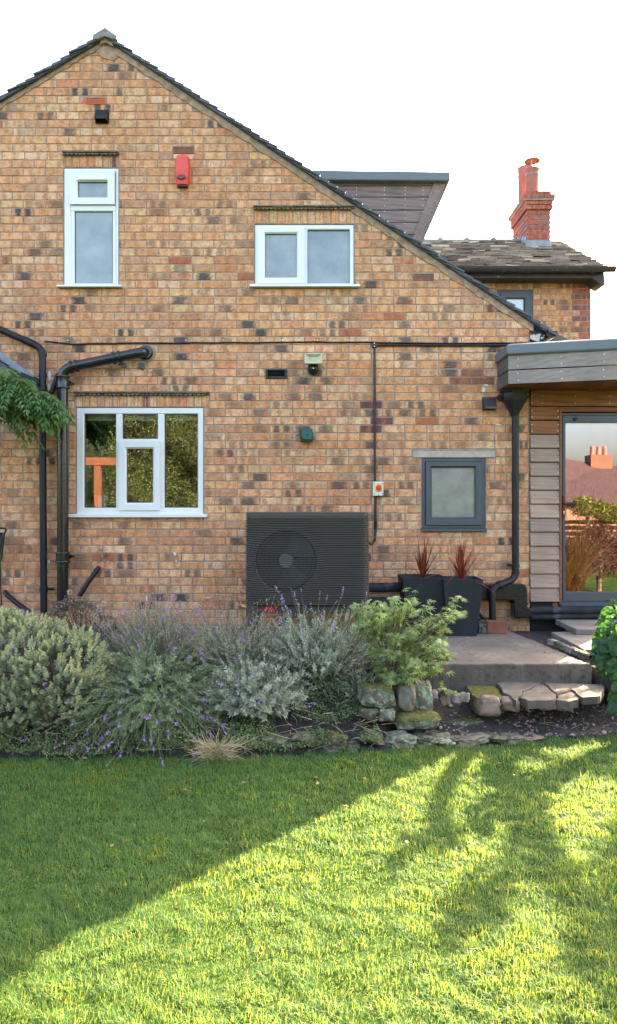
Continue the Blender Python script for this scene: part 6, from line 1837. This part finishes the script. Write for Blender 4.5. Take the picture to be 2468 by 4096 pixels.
# ------------------------------------------------------------------ the lawn's grass
def grass():
    Vs, N_ = [], 0
    Ps = []
    zones = [(-5.7, -4.6, 24000), (-4.6, -3.6, 17000), (-3.6, -2.2, 12000)]
    for y0, y1, dens in zones:
        n = int((y1 - y0) * 10 * dens)
        x = rng.uniform(-5, 5, n); y = rng.uniform(y0, y1, n)
        lim = (y - CAMY) * .413 + .35
        keep = (np.abs(x) < lim) | (rng.random(n) < .42 * np.exp(-np.maximum(0, np.abs(x) - lim) * .45))
        x, y = x[keep], y[keep]
        xe = np.interp(x, [-6, -2, -.4, .2, 1, 1.7, 2.4, 6], [-2.95, -2.8, -2.76, -2.66, -2.56, -2.40, -2.30, -2.2])
        edge_ = xe + .05 * np.sin(x * 9) + .04 * np.sin(x * 23 + 1) 
        k2 = y < edge_ + rng.normal(.025, .035, len(x))
        Ps.append(np.stack([x[k2], y[k2]], 1))
    P2 = np.concatenate(Ps); n = len(P2)
    x, y = P2[:, 0], P2[:, 1]
    cl1 = np.sin(x * 5.1 + 2 * np.sin(y * 3.3)) * np.cos(y * 4.7 + 1.7 * np.sin(x * 4.1)); cl2 = np.sin(x * 17 + 3 * np.sin(y * 11)) * np.cos(y * 19 + 2 * np.sin(x * 13))
    h = rng.uniform(.015, .036, n) * (1 + .2 * cl1 + .28 * cl2) * np.where(y > -3.3, 1.15, 1.0)
    az = rng.uniform(0, 2 * np.pi, n); base_dir = 2.4 + 1.5 * cl1 + 2.2 * cl2
    mixd = rng.random(n) < .6
    az = np.where(mixd, base_dir + rng.normal(0, .6, n), az)
    lean = np.clip(rng.normal(.75, .35, n) - .2 * cl2, .05, 1.6)
    P3 = np.stack([x, y, np.full(n, LAWN_Z - .003)], 1)
    ld = np.stack([np.cos(az), np.sin(az), np.zeros(n)], 1)
    sd_ = np.stack([-np.sin(az + rng.normal(0, .8, n)), np.cos(az), np.zeros(n)], 1)
    sd_ = nrm(sd_)
    w_ = rng.uniform(.0008, .0015, n)[:, None] * np.where(y < -4.4, .95, 1.3)[:, None]
    up = np.array([0, 0, 1.0])
    hh = h[:, None]; le = lean[:, None]
    mid = P3 + up * hh * .62 + ld * hh * le * .35
    tip = P3 + up * hh * (1.05 - .32 * le) + ld * hh * le * 1.05
    V = np.stack([P3 - sd_ * w_, P3 + sd_ * w_, mid + sd_ * w_ * .85, mid - sd_ * w_ * .85, tip], 1).reshape(-1, 3)
    b = (np.arange(n) * 5)[:, None]
    F = np.concatenate([b + np.array([[0, 1, 2]]), b + np.array([[0, 2, 3]]), b + np.array([[3, 2, 4]])], 1).reshape(-1, 3)
    return V, F, n
m_grass, nt, p_, L_ = newmat('grass_blade')
gg = nt.nodes.new('ShaderNodeNewGeometry'); tc = nt.nodes.new('ShaderNodeTexCoord').outputs['Object']
rmp = ramp(nt, gg.outputs['Random Per Island'], [(0, (.042, .110, .034)), (.35, (.062, .148, .046)), (.7, (.085, .182, .056)), (.97, (.115, .20, .055)), (.985, (.22, .21, .10)), (1, (.26, .24, .13))])
pn = noise_node(nt, tc, 1.6, 4, .6)
gcol = mixc(nt, 1.0, rmp.outputs[0], ramp(nt, pn.outputs[0], [(.3, (.80, .86, .95)), (.5, (1, 1, 1)), (.72, (1.18, 1.08, .9))]).outputs[0], 'MULTIPLY')
L_.new(gcol, p_.inputs['Base Color']); p_.inputs['Roughness'].default_value = .6; p_.inputs['Specular IOR Level'].default_value = .15
tr_ = nt.nodes.new('ShaderNodeBsdfTranslucent'); L_.new(mixc(nt, 1.0, gcol, (3.15, 2.0, 1.15), 'MULTIPLY'), tr_.inputs['Color'])
mx = nt.nodes.new('ShaderNodeMixShader'); mx.inputs[0].default_value = .45
L_.new(p_.outputs[0], mx.inputs[1]); L_.new(tr_.outputs[0], mx.inputs[2]); L_.new(mx.outputs[0], nt.nodes['Material Output'].inputs['Surface'])
V, F, n_blades = grass()
tag(np_mesh('grass', V, F, m_grass), 'short mown grass of the lawn', 'grass', kind='stuff')
print('grass blades', n_blades)

# ------------------------------------------------------------------ the garden behind the camera, seen in the panes, plus an added dark shrub and fence
t = thing('hedge', (-5.0, -12.2, LAWN_Z), 'tall golden green hedge across the garden, mirrored in the kitchen window', 'hedge')
def hedge_wall(x0, x1, z1, n, lsz, cols, name, t, yb=-11.7):
    P = np.stack([rng.uniform(x0, x1, n), np.zeros(n), rng.uniform(LAWN_Z, z1, n)], 1)
    P[:, 1] = yb + .40 * np.sin(P[:, 0] * 2.1 + P[:, 2]) * np.cos(P[:, 2] * 1.7) + .20 * np.sin(P[:, 0] * 6 + 2 * np.sin(P[:, 2] * 5)) + rng.uniform(-.22, .1, n)
    D = nrm(np.stack([rng.normal(0, .6, n), np.abs(rng.normal(.6, .4, n)), rng.normal(.1, .7, n)], 1))
    leaves('foliage', [leafset(P, D, rdir(n, .2), rng.uniform(lsz, lsz * 2, n), rng.uniform(lsz * .35, lsz * .7, n))], leafmat(name, cols, .2, .7), t)
    MB().box(x0 - .1, x1 + .1, yb - 1.4, yb - .6, LAWN_Z, z1 - .1).build('inner_growth', Mt(name + '_core', (.018, .022, .008), .95), t)
hedge_wall(-5.2, -1.6, 4.7, 40000, .05, [(.035, .052, .014), (.05, .068, .018), (.068, .078, .022), (.03, .045, .014), (.08, .075, .026)], 'hedge_leaf', t)
t = thing('conifer_hedge', (-7.5, -12.2, LAWN_Z), 'dark blue green conifer hedge across the garden, mirrored in the left kitchen pane', 'hedge')
hedge_wall(-9.5, -5.1, 5.2, 44000, .038, [(.018, .038, .020), (.03, .058, .03), (.022, .046, .02), (.045, .07, .035)], 'conifer_leaf', t, -11.5)
t = thing('neighbour_house', (13, -30, LAWN_Z), 'red roofed brick bungalow across the garden, mirrored in the glazed door', 'house')
MB().box(8.2, 24, -34, -27, LAWN_Z, 1.25).build('wall', Mt('far_brick', (.25, .12, .08), .9, var=.2), t)
m_rt = Mt('red_roof_tile', (.050, .024, .024), .9, var=.4, vs=5, bs=9, bstr=1, bd=.05)
MB().add([(8.6, -26.6, 1.25), (24.5, -26.6, 1.25), (24.5, -34.4, 1.25), (8.6, -34.4, 1.25), (11.2, -30.5, 3.9), (15.2, -30.5, 3.2), (21.5, -30.5, 3.2)], [(0, 1, 6, 5), (0, 5, 4), (1, 2, 6), (2, 3, 4, 5, 6), (3, 0, 4)]).build('roof', m_rt, t)
nc = MB().box(14.2, 15.3, -31, -30.2, 2.4, 3.75).build('chimney', Mt('orange_brick', (.14, .06, .035), .9), t)
for k in range(3): MB().tube([(14.4 + k * .33, -30.6, 3.75), (14.4 + k * .33, -30.6, 4.2)], [.12, .10], 12).build('chimney_pot', m_pot, nc)
t = thing('ornamental_grass', (4.6, -6.0, LAWN_Z), 'tall golden ornamental grass across the garden, mirrored in the glazed door', 'ornamental grass')
def og():
    a = random.uniform(0, 6.28); r_ = random.uniform(0, .3); return (4.6 + r_ * math.cos(a), -6.0 + r_ * math.sin(a), LAWN_Z), (math.cos(a) * .35, math.sin(a) * .35, 1)
strands(520, og, (.7, 1.65), leafmat('golden_grass', [(.17, .085, .035), (.22, .125, .055), (.12, .06, .028)], .3, .7), 'foliage', None, None, .006, parent=t, curl=.5)
t = thing('added_dark_shrub', (5.35, -6.3, LAWN_Z), 'dark red leaved shrub added beside the golden grass to darken the glazed door reflection', 'shrub')  # added shrub: keeps the bright lawn out of the door's reflection
n = 5000; d_ = rdir(n, -.6); P = np.array([5.35, -6.3, .25]) + d_ * np.array([.62, .5, .62]) * (rng.random((n, 1)) ** .3)
leaves('foliage', [leafset(P, nrm(d_ + rng.normal(0, .5, d_.shape)), rdir(n, .1), rng.uniform(.04, .08, n), rng.uniform(.02, .04, n))], leafmat('dark_red_leaf', [(.06, .02, .018), (.10, .035, .025), (.035, .02, .015)], .2, .6), t)
MB().tube([(5.35, -6.3, LAWN_Z), (5.36, -6.3, .3)], .05, 8).build('stem', m_twig, t)
t = thing('low_hedge', (8.6, -11.4, LAWN_Z), 'low clipped green hedge above an added dark fence across the garden, mirrored in the door', 'hedge')
n = 9000; P = np.stack([rng.uniform(6.75, 11.5, n), rng.uniform(-11.8, -11.0, n), rng.uniform(.85, 1.3, n)], 1); P[:, 2] += .10 * np.sin(P[:, 0] * 3)
leaves('foliage', [leafset(P, rdir(n, -.2), rdir(n, .2), rng.uniform(.05, .12, n), rng.uniform(.03, .05, n))], leafmat('low_hedge_leaf', [(.10, .12, .02), (.16, .17, .03), (.06, .08, .015)], .2, .7), t)
hb_ = MB()
for x in (7.0, 7.8, 8.6, 9.5, 10.4, 11.2): hb_.tube([(x, -11.4, LAWN_Z), (x + .05, -11.4, 1.0)], .06, 8)
hb_.build('trunks', m_twig, t)
t = thing('added_dark_fence', (8.5, -11.95, LAWN_Z), 'dark slatted timber fence added behind the low hedge to darken the glazed door reflection', 'fence')  # added fence: gives the door glass something dark to mirror below the hedge
fb_ = MB()
for k in range(8): fb_.box(5.6, 12, -12.0, -11.97, LAWN_Z + .05 + k * .15, LAWN_Z + .16 + k * .15)
fb_.build('slats', Mt('dark_fence', (.06, .035, .022), .8, var=.3), t)
for x in (5.7, 7.6, 9.5, 11.4): MB().box(x, x + .09, -12.1, -12.005, LAWN_Z, LAWN_Z + 1.3).build('post', m_twig, t)

# small tree beyond the extension, outside the frame: its limbs and leaves streak the lawn with shade
t = thing('garden_tree', (4.3, 1.3, LAWN_Z), 'small leaning tree beyond the extension whose shade streaks the lawn', 'tree')
limbs = [([(4.3, 1.3, LAWN_Z), (4.33, 1.31, .8), (4.55, 1.38, 1.75)], .09, .075), ([(4.55, 1.38, 1.75), (5.5, 1.42, 2.42), (6.66, 1.41, 3.22)], .075, .05), ([(4.43, 1.33, 1.7), (4.8, 1.34, 2.2), (5.3, 1.35, 2.62)], .06, .04),
         ([(5.5, 1.42, 2.42), (5.75, 1.3, 2.75), (5.95, 1.45, 3.05)], .03, .015), ([(4.6, 1.4, 1.8), (5.2, 1.2, 1.95), (5.9, 1.1, 2.1)], .045, .02)]
lm = MB()
for p, r0, r1 in limbs:
    lm.tube([p[0], tuple((Vector(p[0]) + Vector(p[1])) / 2 + Vector((.02, .02, .03))), p[1], tuple((Vector(p[1]) + Vector(p[2])) / 2 + Vector((0, .03, .02))), p[2]], [r0 + (r1 - r0) * k / 4 for k in range(5)], 8)
lm.build('trunk', m_twig, t, smooth=60)
LP, LD = [], []
for c, r_, n in (((7.08, 1.72, 3.05), .42, 1500), ((7.35, 1.65, 3.4), .42, 1100), ((7.1, 2.2, 2.6), .38, 700), ((6.2, 1.75, 2.15), .28, 420), ((7.4, 1.6, 2.6), .4, 600), ((4.82, 1.40, 1.88), .14, 150), ((5.95, 1.45, 3.0), .12, 110), ((6.59, 1.57, 2.72), .30, 700), ((6.91, 1.57, 3.12), .30, 800), ((6.75, 1.5, 2.9), .28, 500), ((5.1, 1.4, 2.2), .06, 30), ((6.0, 1.42, 2.78), .07, 40), ((5.25, 1.35, 2.65), .11, 60), ((5.0, 1.3, 1.6), .16, 90)):
    for k in range(int(n * 1.7)):
        d = Vector(rdir(1)[0]) * (random.random() ** .45) * r_
        q = Vector(c) + d; q += Vector((mnoise.noise(q * 4) * .12, 0, mnoise.noise(q * 4 + Vector((9, 0, 0))) * .12)); LP.append(q); LD.append(Vector(rdir(1)[0]))
LP, LD = np.array(LP), np.array(LD); n = len(LP)
leaves('crown', [leafset(LP, LD, rdir(n, .1), rng.uniform(.06, .11, n), rng.uniform(.035, .065, n))], leafmat('tree_leaf', [(.05, .10, .02), (.08, .14, .03), (.04, .075, .02)], .25, .5), t)

t = thing('garden_pergola', (-5.05, -10.4, LAWN_Z), 'orange stained timber post and beam across the garden, mirrored in the kitchen window', 'pergola')
m_orange = Mt('orange_timber', (.095, .025, .008), .7, var=.2, vs=8)
MB().box(-5.13, -4.98, -10.5, -10.35, LAWN_Z, 2.16).build('post', m_orange, t, bevel=.005)
MB().box(-5.8, -4.62, -10.52, -10.33, 2.165, 2.36).build('beam', m_orange, t, bevel=.005)
MB().box(-5.78, -5.64, -10.5, -10.35, LAWN_Z, 2.16).build('post', m_orange, t, bevel=.005)
# litter: fallen leaves and twigs on the patio, soil and lawn edge
LPm, LDm = [], []
for k in range(110):
    u_ = random.random()
    if u_ < .35: x, y = random.uniform(.6, 2.1), random.uniform(-1.7, -.15); z = .004
    elif u_ < .7: x = random.uniform(.7, 2.3); y = yedge(x) + random.uniform(.02, .5); z = bedz(x, y) + .02
    else: x = random.uniform(-1.5, 2.0); y = yedge(x) - random.uniform(.0, 1.6); z = LAWN_Z + random.uniform(.02, .035)
    LPm.append((x, y, z)); LDm.append((random.gauss(0, 1), random.gauss(0, 1), random.gauss(0, .15)))
n = len(LPm)
tag(leaves('fallen_leaves', [leafset(np.array(LPm), np.array(LDm), nrm(np.array([0, 0, 1]) + rng.normal(0, .3, (n, 3))), rng.uniform(.02, .045, n), rng.uniform(.012, .022, n))], leafmat('fallen_leaf', [(.30, .17, .06), (.20, .10, .045), (.38, .27, .10), (.16, .12, .06)], .1, .7)), 'scattered fallen leaves on the patio, soil and lawn', 'fallen leaves', kind='stuff')
